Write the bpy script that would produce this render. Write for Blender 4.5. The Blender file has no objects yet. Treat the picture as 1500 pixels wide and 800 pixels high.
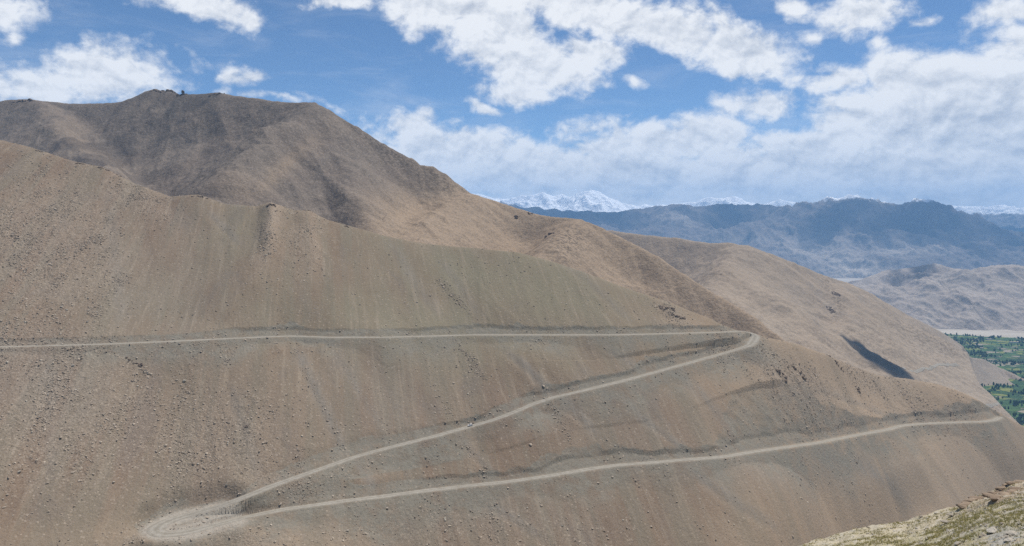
import bpy, math, random
import numpy as np
random.seed(7)
rng = np.random.default_rng(11)
F, CX, HZ = 1133.0, 750.0, 330.0          # focal length, centre column and horizon row of the 1500 px wide photograph
scene = bpy.context.scene
COL = scene.collection
R = math.radians

# ------------------------------------------------------------------ helpers
def interp(x, pts, k):
    p = np.array(pts, float)
    return np.interp(x, p[:, 0], p[:, k])

def pt(px, py, Y):
    return np.array([(px - CX) / F * Y, Y, (HZ - py) / F * Y])

def smooth(e0, e1, x):
    t = np.clip((x - e0) / (e1 - e0), 0, 1)
    return t * t * (3 - 2 * t)

def _hash(ix, iy, seed):
    h = (ix.astype(np.int64) * 374761393 + iy.astype(np.int64) * 668265263 + seed * 1442695041) & 0xFFFFFFFF
    h = ((h ^ (h >> 13)) * 1274126177) & 0xFFFFFFFF
    h = (h ^ (h >> 16)) & 0xFFFFFFFF
    return h / 4294967295.0

def vnoise(x, y, seed=0):
    ix = np.floor(x); iy = np.floor(y)
    fx = x - ix; fy = y - iy
    fx = fx * fx * fx * (fx * (fx * 6 - 15) + 10); fy = fy * fy * fy * (fy * (fy * 6 - 15) + 10)
    a = _hash(ix, iy, seed); b = _hash(ix + 1, iy, seed)
    c = _hash(ix, iy + 1, seed); d = _hash(ix + 1, iy + 1, seed)
    return (a + (b - a) * fx) * (1 - fy) + (c + (d - c) * fx) * fy

def fbm(x, y, octv=4, seed=0, gain=0.5):
    s = 0; a = 1; t = 0
    for i in range(octv):
        s = s + a * (vnoise(x, y, seed + i * 17) * 2 - 1); t += a
        x, y = (x * 0.8 - y * 0.6) * 2.03 + 5.3, (x * 0.6 + y * 0.8) * 2.03 - 3.1
        a *= gain
    return s / t

def ridged(x, y, octv=4, seed=0, gain=0.5):
    s = 0; a = 1; t = 0
    for i in range(octv):
        n = 1 - np.abs(vnoise(x, y, seed + i * 31) * 2 - 1)
        s = s + a * n * n; t += a
        x, y = (x * 0.8 - y * 0.6) * 2.03 + 1.7, (x * 0.6 + y * 0.8) * 2.03 + 9.2
        a *= gain
    return s / t

def mesh_np(name, verts, faces, mat=None, attrs=None, smooth_shade=True):
    """faces: (n,3) or (n,4) int array"""
    me = bpy.data.meshes.new(name)
    n = faces.shape[1]
    me.vertices.add(len(verts)); me.vertices.foreach_set('co', np.ascontiguousarray(verts, dtype=np.float32).ravel())
    me.loops.add(faces.size); me.loops.foreach_set('vertex_index', np.ascontiguousarray(faces, dtype=np.int32).ravel())
    me.polygons.add(len(faces))
    me.polygons.foreach_set('loop_start', np.arange(0, faces.size, n, dtype=np.int32))
    me.polygons.foreach_set('use_smooth', np.full(len(faces), smooth_shade))
    me.update(calc_edges=True)
    for k, v in (attrs or {}).items():
        a = me.attributes.new(k, 'FLOAT', 'POINT'); a.data.foreach_set('value', np.ascontiguousarray(v, dtype=np.float32).ravel())
    if mat: me.materials.append(mat)
    return me

def link(name, me, parent=None, loc=None):
    o = bpy.data.objects.new(name, me); COL.objects.link(o)
    if parent: o.parent = parent
    if loc is not None: o.location = loc
    return o

def tag(o, label=None, cat=None, group=None, kind=None):
    if label: o['label'] = label
    if cat: o['category'] = cat
    if group: o['group'] = group
    if kind: o['kind'] = kind
    return o

def grid_faces(nr, nc, keep=None):
    i = np.arange(nr - 1)[:, None] * nc + np.arange(nc - 1)[None, :]
    f = np.stack([i, i + 1, i + nc + 1, i + nc], -1).reshape(-1, 4)
    if keep is not None: f = f[keep.reshape(-1)]
    return f

class Terrain:
    """height field over columns of bearing and rows of forward distance"""
    def __init__(s, px0, px1, nc, Ys):
        s.px = np.linspace(px0, px1, nc); s.Y = np.asarray(Ys, float)
        s.PX, s.YY = np.meshgrid(s.px, s.Y)
        s.XX = (s.PX - CX) / F * s.YY
        s.Z = None
    def py(s): return HZ - s.Z / s.YY * F
    def build(s, name, mat, attrs=None, keep=None):
        v = np.stack([s.XX, s.YY, s.Z], -1).reshape(-1, 3)
        me = mesh_np(name, v, grid_faces(len(s.Y), len(s.px), keep), mat, attrs)
        return tag(link(name, me), kind='structure')
    def column(s, px):
        c = (px - s.px[0]) / (s.px[1] - s.px[0]); i = int(np.clip(math.floor(c), 0, len(s.px) - 2)); t = min(max(c - i, 0), 1)
        return s.Z[:, i] * (1 - t) + s.Z[:, i + 1] * t
    def hit(s, px, py):
        z = s.column(px); ray = (HZ - py) / F * s.Y
        g = z - ray
        k = np.argmax(g > 0)
        if k == 0: k = int(np.argmax(g)) or 1; return pt(px, py, s.Y[k])
        t = -g[k - 1] / (g[k] - g[k - 1]); Y = s.Y[k - 1] + t * (s.Y[k] - s.Y[k - 1])
        return pt(px, py, Y)
    def height(s, X, Y):
        px = X / Y * F + CX
        return float(np.interp(Y, s.Y, s.column(px)))

# ------------------------------------------------------------------ node helper
class NT:
    def __init__(s, tree): s.t = tree; s.n = tree.nodes; s.l = tree.links
    def add(s, typ, **kw):
        n = s.n.new(typ)
        for k, v in kw.items(): setattr(n, k, v)
        return n
    def put(s, sock, v):
        if v is None: return
        if isinstance(v, bpy.types.NodeSocket): s.l.new(v, sock)
        else:
            if sock.type == 'RGBA' and len(v) == 3: v = (*v, 1)
            sock.default_value = v
    def math(s, op, a, b=None, c=None, clamp=False):
        n = s.add('ShaderNodeMath', operation=op, use_clamp=clamp)
        for i, v in enumerate((a, b, c)):
            if v is not None: s.put(n.inputs[i], v)
        return n.outputs[0]
    def vmath(s, op, a, b=None):
        n = s.add('ShaderNodeVectorMath', operation=op)
        s.put(n.inputs[0], a)
        if b is not None: s.put(n.inputs[1], b)
        return n.outputs['Value'] if op in ('LENGTH', 'DOT_PRODUCT') else n.outputs[0]
    def mix(s, fac, a, b, mode='MIX'):
        n = s.add('ShaderNodeMix', data_type='RGBA', blend_type=mode)
        s.put(n.inputs[0], fac); s.put(n.inputs[6], a); s.put(n.inputs[7], b)
        return n.outputs[2]
    def ramp(s, v, lo, hi, a=0.0, b=1.0):
        n = s.add('ShaderNodeMapRange', interpolation_type='SMOOTHSTEP')
        s.put(n.inputs[0], v); n.inputs[1].default_value = lo; n.inputs[2].default_value = hi
        n.inputs[3].default_value = a; n.inputs[4].default_value = b
        return n.outputs[0]
    def noise(s, vec, scale, detail=4, rough=0.55, dist=0.0):
        n = s.add('ShaderNodeTexNoise')
        s.put(n.inputs['Vector'], vec); n.inputs['Scale'].default_value = scale
        n.inputs['Detail'].default_value = detail; n.inputs['Roughness'].default_value = rough
        n.inputs['Distortion'].default_value = dist
        return n.outputs['Fac']
    def voro(s, vec, scale, out='Color', feature='F1', rand=1.0):
        n = s.add('ShaderNodeTexVoronoi', feature=feature)
        s.put(n.inputs['Vector'], vec); n.inputs['Scale'].default_value = scale
        n.inputs['Randomness'].default_value = rand
        return n.outputs[out]
    def attr(s, name): return s.add('ShaderNodeAttribute', attribute_name=name).outputs['Fac']
    def pos(s): return s.add('ShaderNodeNewGeometry').outputs['Position']
    def mapping(s, vec, loc=(0, 0, 0), rot=(0, 0, 0), scale=(1, 1, 1), kind='POINT'):
        n = s.add('ShaderNodeMapping', vector_type=kind)
        s.put(n.inputs[0], vec)
        n.inputs['Location'].default_value = loc; n.inputs['Rotation'].default_value = rot; n.inputs['Scale'].default_value = scale
        return n.outputs[0]
    def sep(s, v):
        n = s.add('ShaderNodeSeparateXYZ'); s.put(n.inputs[0], v); return n.outputs
    def comb(s, x, y, z=0.0):
        n = s.add('ShaderNodeCombineXYZ')
        for i, v in enumerate((x, y, z)): s.put(n.inputs[i], v)
        return n.outputs[0]
    def bump(s, h, dist, strength=1.0, normal=None):
        n = s.add('ShaderNodeBump'); s.put(n.inputs['Height'], h)
        n.inputs['Distance'].default_value = dist; n.inputs['Strength'].default_value = strength
        if normal is not None: s.put(n.inputs['Normal'], normal)
        return n.outputs[0]

def material(name):
    m = bpy.data.materials.new(name); m.use_nodes = True
    nt = NT(m.node_tree)
    b = m.node_tree.nodes['Principled BSDF']
    b.inputs['Roughness'].default_value = 0.95
    b.inputs['Specular IOR Level'].default_value = 0.1
    nt.b = b
    return m, nt

def flat_mat(name, col, rough=0.8, var=0.15, scale=2.0, bump=0.0, bscale=3.0):
    m, nt = material(name)
    p = nt.add('ShaderNodeTexCoord').outputs['Object']
    n = nt.noise(p, scale, 4)
    c = nt.mix(n, tuple(x * (1 - var) for x in col), tuple(min(1, x * (1 + var)) for x in col))
    nt.put(nt.b.inputs['Base Color'], c); nt.b.inputs['Roughness'].default_value = rough
    if bump: nt.put(nt.b.inputs['Normal'], nt.bump(nt.noise(p, bscale, 6, .6), bump))
    return m

# ================================================================== MATERIALS
SUN_AZ, SUN_EL = R(50), R(67)            # the sun stands beyond the ridge, a little to the right

def slope_material():
    m, nt = material('scree_slope')
    P = nt.pos()
    # coordinates laid along the fall line of the slope (contours run away to the right)
    Q = nt.mapping(P, rot=(0, 0, R(-14)))
    streak = nt.noise(nt.mapping(Q, scale=(1 / 22, 1 / 330, 1 / 520)), 1.0, 5, .62, .2)
    fine = nt.noise(nt.mapping(Q, scale=(1 / 5, 1 / 90, 1 / 150)), 1.0, 4, .6, .3)
    broad = nt.noise(nt.mapping(Q, scale=(1 / 110, 1 / 190, 1 / 190)), 1.0, 4, .6, .6)
    broad2 = nt.noise(nt.mapping(Q, loc=(31, 7, 3), scale=(1 / 60, 1 / 140, 1 / 140)), 1.0, 5, .65, .8)
    c = nt.mix(nt.ramp(broad, .40, .60), (.178, .119, .078), (.232, .174, .120))
    c = nt.mix(nt.math('MULTIPLY', nt.ramp(streak, .44, .62), .85), c, (.180, .152, .108))
    c = nt.mix(nt.math('MULTIPLY', nt.ramp(broad2, .52, .68), .7), c, (.158, .128, .104))
    olive = nt.attr('olive')
    c = nt.mix(nt.math('MULTIPLY', olive, nt.ramp(broad2, .75, .3, .6, 1)), c, (.208, .190, .125))
    tan = nt.attr('tan')
    c = nt.mix(nt.math('MULTIPLY', tan, nt.ramp(streak, .3, .7, 1, .55)), c, (0.385, 0.285, 0.192))
    grey = nt.attr('grey')
    c = nt.mix(nt.math('MULTIPLY', grey, nt.ramp(fine, .3, .62, .4, 1)), c, (.225, .202, .168))
    c = nt.mix(nt.math('MULTIPLY', nt.ramp(fine, .52, .72), .45), c, (.34, .275, .20))
    spoil = nt.attr('spoil')
    c = nt.mix(nt.math('MULTIPLY', spoil, nt.ramp(nt.noise(P, 1 / 14, 5, .65), .36, .58, .25, 1)), c, nt.mix(nt.noise(P, 1 / 5, 4), (.185, .180, .145), (.255, .240, .195)))
    c = nt.mix(nt.attr('pad'), c, nt.mix(nt.noise(P, .3, 4), (.33, .30, .245), (.43, .395, .335)))
    # small stones: pale and dark chips, denser where the slope is rocky
    rocky = nt.attr('rocky')
    v = nt.voro(P, .62, 'Color'); vs = nt.sep(v)
    d = nt.voro(P, .62, 'Distance')
    chip = nt.math('MULTIPLY', nt.ramp(d, .62, .42), nt.math('GREATER_THAN', vs[0], nt.ramp(rocky, 0, 1, .93, .45)))
    cc = nt.mix(vs[1], (0.449, 0.370, 0.284), (0.198, 0.152, 0.119))
    c = nt.mix(nt.math('MULTIPLY', chip, .62), c, cc)
    v2 = nt.sep(nt.voro(P, 1.5, 'Color'))
    c = nt.mix(nt.ramp(rocky, 0, 1, .16, .42), c, nt.mix(v2[0], (0.119, 0.092, 0.073), (0.475, 0.396, 0.310)))
    g = nt.noise(P, 2.6, 3, .7)
    c = nt.mix(nt.ramp(g, .35, .7, .0, .30), c, (0.145, 0.112, 0.082))
    nt.put(nt.b.inputs['Base Color'], c)
    h = nt.math('MULTIPLY', nt.noise(P, .35, 6, .68), 1.0)
    h = nt.math('ADD', h, nt.math('MULTIPLY', nt.math('SUBTRACT', 1.0, d), nt.ramp(rocky, 0, 1, .10, .45)))
    h = nt.math('ADD', h, nt.math('MULTIPLY', streak, 1.2))
    nt.put(nt.b.inputs['Normal'], nt.bump(h, 1.1, .75))
    return m

def hill_material(name, cols, L=1.0, speck=.4, snow=None, bumpd=None, streaks=(60, 700)):
    """cols: base, second, gully, pale; L is the size of one texture unit in metres; attributes ridge_s / ridge_d run along and down the ridge"""
    m, nt = material(name)
    P = nt.pos()
    S = nt.comb(nt.math('MULTIPLY', nt.attr('ridge_s'), 1 / streaks[0]), nt.math('MULTIPLY', nt.attr('ridge_d'), 1 / streaks[1]), 0.0)
    st = nt.noise(S, 1.0, 5, .62, .5)
    br = nt.noise(P, 1 / (170 * L), 5, .6, .6)
    c = nt.mix(nt.ramp(br, .4, .62), cols[0], cols[1])
    c = nt.mix(nt.math('MULTIPLY', nt.ramp(st, .46, .68), .75), c, cols[2])
    warm = nt.attr('warm')
    c = nt.mix(warm, c, cols[3])
    c = nt.mix(nt.math('MULTIPLY', nt.ramp(st, .60, .72), .35), c, cols[3])
    v = nt.sep(nt.voro(P, 1 / (2.6 * L), 'Color'))
    c = nt.mix(nt.math('MULTIPLY', nt.ramp(v[0], .3, .9), speck), c, tuple(x * .55 for x in cols[0]))
    c = nt.mix(nt.math('MULTIPLY', nt.math('GREATER_THAN', v[1], .86), speck), c, tuple(min(1, x * 1.5) for x in cols[1]))
    rk = nt.attr('rocky')
    w = nt.sep(nt.voro(P, 1 / (5.0 * L), 'Color'))
    c = nt.mix(nt.math('MULTIPLY', rk, nt.ramp(w[2], .45, .75, 0, .75)), c, tuple(x * .42 for x in cols[0]))
    if snow:
        z = nt.sep(P)[2]
        n = nt.noise(P, 1 / snow[1], 7, .68)
        n2 = nt.noise(S, 2.2, 5, .7)
        lv = nt.math('ADD', z, nt.math('MULTIPLY', nt.math('SUBTRACT', nt.math('ADD', n, n2), 1.0), snow[2]))
        k = nt.ramp(lv, snow[0] - snow[3], snow[0] + snow[3])
        nz = nt.sep(nt.add('ShaderNodeNewGeometry').outputs['Normal'])[2]
        k = nt.math('MULTIPLY', k, nt.ramp(nz, snow[4], snow[4] + .12))
        c = nt.mix(k, c, (.93, .94, .95))
    nt.put(nt.b.inputs['Base Color'], c)
    h = nt.noise(P, 1 / (9 * L), 7, .66)
    h = nt.math('ADD', h, nt.math('MULTIPLY', st, 1.6))
    nt.put(nt.b.inputs['Normal'], nt.bump(h, bumpd or 3.4 * L, .8))
    return m

# ================================================================== NEAR SLOPE
CREST = [(-700, 30, 1250), (-400, 95, 1150), (0, 205, 1035), (40, 215, 1030), (80, 228, 1025), (110, 237, 1020), (150, 245, 1015), (200, 270, 1008),
 (250, 288, 1002), (290, 285, 1000), (330, 299, 995), (375, 302, 990), (396, 296, 985), (412, 301, 985), (430, 307, 990), (455, 309, 990), (480, 322, 990),
 (520, 333, 990), (560, 345, 995), (620, 357, 1000), (700, 364, 1000), (760, 370, 990), (820, 387, 980), (880, 408, 970), (930, 427, 960),
 (980, 443, 950), (1010, 456, 945), (1050, 471, 935), (1085, 481, 925), (1108, 488, 920), (1130, 494, 930), (1170, 505, 950), (1210, 520, 990),
 (1250, 538, 1040), (1290, 551, 1075), (1335, 556, 1085), (1370, 562, 1080), (1400, 572, 1075), (1430, 587, 1075), (1450, 598, 1077), (1466, 607, 1080),
 (1500, 626, 1100), (1560, 655, 1130), (1700, 700, 1200), (2100, 800, 1400)]
Yr = np.concatenate([np.geomspace(395, 1140, 800), np.geomspace(1145, 1750, 60)])
near = Terrain(-520, 1980, 1720, Yr)
yc = interp(near.PX, CREST, 2); pyc = interp(near.PX, CREST, 1)
# soften the traced crest depth so that the plan of the ridge stays natural
k = np.ones(61) / 61
yc1 = np.convolve(np.pad(yc[0], 30, mode='edge'), k, mode='valid'); yc = np.tile(yc1, (len(Yr), 1))
zrow = (HZ - pyc[0]) / F * yc1
k2 = np.hanning(151); k2 /= k2.sum()
zsm = np.convolve(np.pad(zrow, 75, mode='reflect', reflect_type='odd'), k2, mode='valid')
zc = np.tile(zsm, (len(Yr), 1)); zdet = np.tile(zrow - zsm, (len(Yr), 1))
dY = near.YY - yc
sl = np.interp(near.PX, [0, 700, 1100, 1300, 1500], [.60, .60, .60, .56, .56])
sb = .58
wr = 9.0
s_ = np.where(dY < 0, sl, sb)
Z = zc - s_ * (np.sqrt(dY ** 2 + wr ** 2) - wr) + zdet * np.exp(-(dY / 55) ** 2)
# rough relief: broad swells, ribs and shallow gullies running down the fall line, stony roughness
ca, sa = math.cos(R(14)), math.sin(R(14))
U = near.XX * ca + near.YY * sa; V = -near.XX * sa + near.YY * ca
amp = smooth(0, 60, np.abs(dY)) * .85 + .15
rel = fbm(U / 120, V / 260, 4, 3) * 5.0 + (ridged(U / 42 + fbm(U / 90, V / 90, 2, 8) * .6, V / 420, 3, 5) - .45) * 2.6
rough = fbm(U / 9, V / 16, 4, 21, .6) * .9
# named blobs in the plan of the photograph, only to choose where the slope is stony, warm, grey or olive
PYn = HZ - Z / near.YY * F
def blobs(PX, PY, L):
    o = np.zeros_like(PX)
    for (cx, cy, rx, ry, rot, w) in L:
        c, s = math.cos(R(rot)), math.sin(R(rot))
        a = ((PX - cx) * c + (PY - cy) * s) / rx; b = (-(PX - cx) * s + (PY - cy) * c) / ry
        o = np.maximum(o, w * np.exp(-(a * a + b * b)))
    return o
warp = fbm(U / 40, V / 60, 3, 77) * 26
rocky = blobs(near.PX + warp, PYn + warp * .4, [(60, 360, 130, 120, 0, 1), (20, 500, 150, 60, 0, .8), (100, 620, 170, 120, 0, .75), (310, 650, 120, 90, 0, .8), (400, 345, 24, 50, 8, 1),
   (452, 350, 22, 50, 12, .7), (200, 290, 90, 26, 25, .8), (420, 700, 60, 30, 0, .6), (1170, 560, 90, 34, 30, .9), (1280, 560, 70, 28, 20, .7), (985, 462, 30, 12, 40, 1),
   (1060, 510, 50, 16, 0, .6), (1350, 600, 100, 30, 10, .5), (300, 790, 120, 30, 0, .7), (1230, 620, 60, 30, 0, .5), (700, 780, 300, 40, 0, .35)])
Z = Z + rel * amp + rough * (.45 + 1.3 * rocky) * (.4 + .6 * amp)
blk = ridged(U / 11, V / 13, 3, 55)
Z += rocky * smooth(.6, .9, blk) * 1.3
for (bx, by, rx, h) in [(400, 330, 20, 9), (452, 345, 18, 6), (1150, 548, 30, 3)]:
    Z += h * np.exp(-((near.PX + warp * .3 - bx) / rx) ** 2) * np.exp(-((PYn - by) / 45) ** 2) * smooth(0, -25, dY)
groove = np.zeros_like(Z)
for (x0, y0, x1, y1, w_, dep) in [(735, 512, 872, 640, 4.0, 1.3), (425, 498, 505, 668, 5.0, 1.0), (905, 590, 1010, 672, 3.5, .9), (516, 672, 548, 722, 4, 1.2), (300, 312, 352, 362, 4, .7), (980, 545, 1085, 640, 5, .8),
                                (150, 262, 170, 480, 7, .6), (560, 350, 640, 470, 5, .6), (640, 380, 700, 470, 4, .6), (840, 400, 925, 480, 4, .6), (660, 640, 720, 700, 4, .7), (330, 560, 372, 700, 6, .6), (790, 360, 885, 440, 4, .5),
                                (700, 740, 800, 800, 5, .7), (1000, 690, 1140, 790, 5, .8), (1180, 570, 1320, 630, 4, .6), (60, 520, 70, 700, 7, .5), (480, 500, 560, 640, 4, .5), (860, 500, 960, 560, 3, .6), (1180, 660, 1330, 760, 6, .8)]:
    L = math.hypot(x1 - x0, y1 - y0); nx, ny = -(y1 - y0) / L, (x1 - x0) / L
    q = ((near.PX - x0) * nx + (PYn - y0) * ny + warp * .12); al = ((near.PX - x0) * (x1 - x0) + (PYn - y0) * (y1 - y0)) / L / L
    env = smooth(-.05, .15, al) * smooth(1.1, .85, al)
    Z -= .6 * dep * np.exp(-(q / w_) ** 2) * env; Z += dep * .25 * np.exp(-((np.abs(q) - w_ * 2) / w_) ** 2) * env
    groove = np.maximum(groove, np.exp(-((q + w_ * 1.2) / (w_ * 1.6)) ** 2) * env * min(1, dep))
near.Z = Z

UP = [(-330, 520), (-120, 512), (0, 508), (80, 506), (150, 504), (250, 500), (330, 496), (400, 493), (430, 492), (480, 494), (560, 494), (600, 493), (690, 490.5), (800, 490.5), (900, 490.5),
      (960, 489), (1020, 487.5), (1070, 486), (1085, 484.5), (1098, 486.5), (1107, 490.5)]
MID = [(1105, 497), (1098, 506), (1075, 513), (1040, 523), (1000, 534), (960, 545), (900, 561), (850, 573), (810, 582), (780, 592), (750, 605),
      (720, 616), (690, 624), (640, 638), (600, 648), (560, 658), (520, 669), (480, 683), (440, 697), (400, 711), (370, 723), (340, 735), (310, 745), (280, 753), (258, 759)]
HP = [(239, 766), (228, 772), (226, 778), (233, 782), (246, 783)]
LOW = [(265, 781), (285, 777), (310, 770), (340, 762), (370, 755), (420, 745), (460, 740), (500, 734), (560, 727), (620, 719), (680, 712), (740, 706),
      (800, 697.5), (850, 689), (900, 681.5), (960, 677), (1000, 673.5), (1060, 669), (1100, 662), (1150, 655), (1200, 648), (1250, 638), (1300, 629),
      (1320, 623.5), (1350, 620.5), (1400, 618.5), (1440, 617.5), (1458, 615), (1464, 611)]
near_all = UP + MID + HP + LOW
iU, iM, iH = len(UP), len(UP) + len(MID), len(UP) + len(MID) + len(HP)

def polyline(T, pxs, step=6.0, sm=9):
    P = np.array([T.hit(*p) for p in pxs])
    return P
def resample(P, step):
    d = np.r_[0, np.cumsum(np.linalg.norm(np.diff(P[:, :2], axis=0), axis=1))]
    n = max(2, int(d[-1] / step)); t = np.linspace(0, d[-1], n)
    return np.stack([np.interp(t, d, P[:, i]) for i in range(P.shape[1])], 1), t
def smooth_line(A, n):
    if n < 2: return A
    k = np.hanning(n + 2)[1:-1]; k /= k.sum(); h = n // 2
    out = A.copy()
    for i in range(A.shape[1]):
        out[:, i] = np.convolve(np.pad(A[:, i], h, mode='reflect', reflect_type='odd'), k, mode='valid')[:len(A)]
    return out
raw = polyline(near, near_all)
# heights eased along the road so that the grade is steady, then each point slid along its sight line to stay on the traced course
zz = raw[:, 2].copy()
for _ in range(5):
    z2 = zz.copy(); z2[1:-1] = .25 * zz[:-2] + .5 * zz[1:-1] + .25 * zz[2:]; zz = z2
zh = zz[iM:iH].mean() + 1.5
a0, b0 = iM - 6, iH + 5
for i in range(a0, iM): zz[i] = zz[a0] + (zh + 1.0 - zz[a0]) * smooth(a0, iM - 1, np.float64(i))
for i in range(iM, iH): zz[i] = zh + 1.0 - 2.0 * (i - iM + .5) / (iH - iM)
for i in range(iH, b0): zz[i] = zh - 1.0 + (zz[b0] - zh + 1.0) * smooth(iH, b0, np.float64(i))
pts = np.array([(raw[i, 0] * (zz[i] / raw[i, 2]), raw[i, 1] * (zz[i] / raw[i, 2]), zz[i]) for i in range(len(raw))])
idx = np.arange(len(pts), dtype=float)
hw0 = np.array([3.7] * iU + [4.3] * len(MID) + [7.5] * len(HP) + [4.2] * len(LOW))
for j, v in ((iM - 1, 6.5), (iM - 2, 5.8), (iM - 3, 5.2), (iM - 4, 4.8), (iH, 6.5), (iH + 1, 5.6), (iH + 2, 5), (iH - 1, 7), (iM, 7.5), (iU - 1, 6), (iU, 6.5), (iU + 1, 6)): hw0[j] = v
line, tl = resample(np.c_[pts, idx, hw0], 3.0)
line = smooth_line(line, 7)
RP = line[:, :3]; RI = line[:, 3]; RW = line[:, 4]

# carve the road bench: cut bank above, spoil below
cutlen = 7.0 + 5 * fbm(U / 45, V / 45, 3, 91)
RD = np.array([p[2] - near.height(p[0], p[1]) for p in RP]); RD = np.convolve(np.pad(RD, 3, mode='edge'), np.ones(7) / 7, mode='valid')
best = np.full(near.Z.shape, 1e9); zr = np.zeros_like(best); hw = np.zeros_like(best); dl_ = np.zeros_like(best)
span = 75.0
for i in range(len(RP) - 1):
    a, b, ia = RP[i], RP[i + 1], i
    y0, y1 = min(a[1], b[1]) - span, max(a[1], b[1]) + span
    r0, r1 = np.searchsorted(near.Y, [y0, y1])
    if r1 <= r0: continue
    xs0 = min(a[0], b[0]) - span; xs1 = max(a[0], b[0]) + span
    p0 = min(xs0 / near.Y[r0], xs0 / near.Y[r1 - 1]) * F + CX; p1 = max(xs1 / near.Y[r0], xs1 / near.Y[r1 - 1]) * F + CX
    c0, c1 = np.searchsorted(near.px, [p0, p1])
    if c1 <= c0: continue
    X = near.XX[r0:r1, c0:c1]; Yv = near.YY[r0:r1, c0:c1]
    dx, dy = b[0] - a[0], b[1] - a[1]; L2 = dx * dx + dy * dy + 1e-9
    t = np.clip(((X - a[0]) * dx + (Yv - a[1]) * dy) / L2, 0, 1)
    d = np.hypot(X - a[0] - t * dx, Yv - a[1] - t * dy)
    B = best[r0:r1, c0:c1]; mk = d < B
    B[mk] = d[mk]; zr[r0:r1, c0:c1][mk] = (a[2] + t * (b[2] - a[2]))[mk]; hw[r0:r1, c0:c1][mk] = (RW[i] + t * (RW[i + 1] - RW[i]))[mk]; dl_[r0:r1, c0:c1][mk] = RD[i]
dd = np.maximum(best - hw - .9, 0)
Z0 = near.Z + dl_ * np.exp(-(best / 30) ** 2)
gX = (zsm[2:] - zsm[:-2]) / ((near.px[2:] - near.px[:-2]) / F * yc1[2:]); gX = np.r_[gX[0], gX, gX[-1]]
gYc = np.gradient(yc1) / (np.gradient(near.px) / F * yc1)
gm = np.sqrt(.58 ** 2 + (gX + .58 * (gYc * -1.0)) ** 2)
gm = np.convolve(np.pad(gm, 60, mode='edge'), np.ones(121) / 121, mode='valid')[None, :]
print('grad', [round(float(np.interp(q, near.px, gm[0])), 2) for q in (0, 300, 700, 1000, 1200, 1400)])
talus = zr + np.where(dd < .5, 0, (dd - .5) * gm * 1.28) + fbm(U / 5, V / 5, 3, 12, .6) * .5 * smooth(0, 3, dd)
scarp_h = 2.0 + 2.2 * fbm(U / 12, V / 12, 3, 47)
lim = np.where(dd < cutlen, talus, zr + (cutlen - .5) * gm * 1.28 + scarp_h.clip(.2, 3.6) + (dd - cutlen) * gm * 1.9)
talus = np.where(best < span * .85, lim, 1e9)
up_ok = (dd < span) & (Z0 > talus)
fill = zr - dd * gm * 1.45 + fbm(U / 6, V / 6, 3, 14, .6) * .4 * smooth(1, 4, dd)
Zn = Z0.copy()
Zn[up_ok] = talus[up_ok]
lowm = (dd < 60) & (Z0 < fill)
Zn[lowm] = (Z0 + (fill - Z0) * smooth(60, 25, dd))[lowm]
hpx, hpy = RP[(RI >= iM - 3.5) & (RI <= iH + 3), 0], RP[(RI >= iM - 3.5) & (RI <= iH + 3), 1]
hpd = np.full_like(best, 1e9); zsum = np.zeros_like(best); wsum = np.zeros_like(best) + 1e-9
for qx, qy, qz in zip(hpx, hpy, RP[(RI >= iM - 3.5) & (RI <= iH + 3), 2]):
    q = (near.XX - qx) ** 2 + (near.YY - qy) ** 2
    hpd = np.minimum(hpd, q); w = np.exp(-q / 150.); zsum += w * qz; wsum += w
hpd = np.sqrt(hpd)
padm = smooth(15, 8, hpd + warp * .10)
inner = (hpd < 22)
Zn = np.where(inner, Zn + (zsum / wsum - .25 - Zn) * smooth(22, 12, hpd), Zn)
zone = (near.PX > 225) & (near.PX < 620) & (best < 40) & (best > hw) & (PYn > 600)
for _ in range(26):
    zs = Zn.copy(); zs[1:-1, 1:-1] = .25 * (Zn[:-2, 1:-1] + Zn[2:, 1:-1] + Zn[1:-1, :-2] + Zn[1:-1, 2:]); Zn[zone] = zs[zone]
Zn[zone] += (fbm(U / 3.5, V / 3.5, 3, 73, .6) * .45)[zone]
flat = best < hw + .9
Zn[flat] = zr[flat] - .22
near.Z = Zn
PYn = near.py()
below = (Z0 < zr) & (best < span)
spoil = np.where(below, smooth(30, 1, dd + warp * .9) * .85, 0) + np.where(up_ok, .8, 0) * smooth(span, 10, best)
spoil = np.clip(spoil, 0, 1)
tanm = np.clip(smooth(880, 1330, near.PX + warp) * .95 + blobs(near.PX + warp, PYn, [(300, 790, 260, 26, 0, .7), (1260, 740, 60, 60, 30, .75), (402, 345, 22, 50, 5, 1.1), (455, 350, 20, 45, 8, .6), (1180, 600, 200, 60, 20, .5), (1000, 475, 60, 18, 20, .6)]), 0, 1)
olive = blobs(near.PX + warp * 2, PYn + warp, [(760, 415, 230, 75, 14, 1), (350, 340, 45, 70, 0, .6), (640, 480, 300, 60, 5, .8), (200, 440, 90, 60, 0, .5), (900, 480, 200, 40, 10, .6), (560, 330, 60, 30, 0, .7)])
grey = blobs(near.PX + warp * 1.5, PYn + warp, [(230, 430, 110, 90, 0, .35), (560, 590, 90, 80, 10, .35), (80, 560, 90, 50, 0, .6), (1330, 520, 80, 60, 20, .4), (1180, 690, 300, 40, 0, .6), (1450, 680, 120, 70, 0, .5), (900, 620, 200, 60, 10, .3), (700, 760, 260, 40, 0, .4)])
mat_slope = slope_material()
near_obj = near.build('mountain_slope', mat_slope, {'pad': padm, 'spoil': spoil, 'tan': tanm, 'olive': olive, 'grey': np.clip(grey + groove * .8, 0, 1), 'rocky': rocky})

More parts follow.
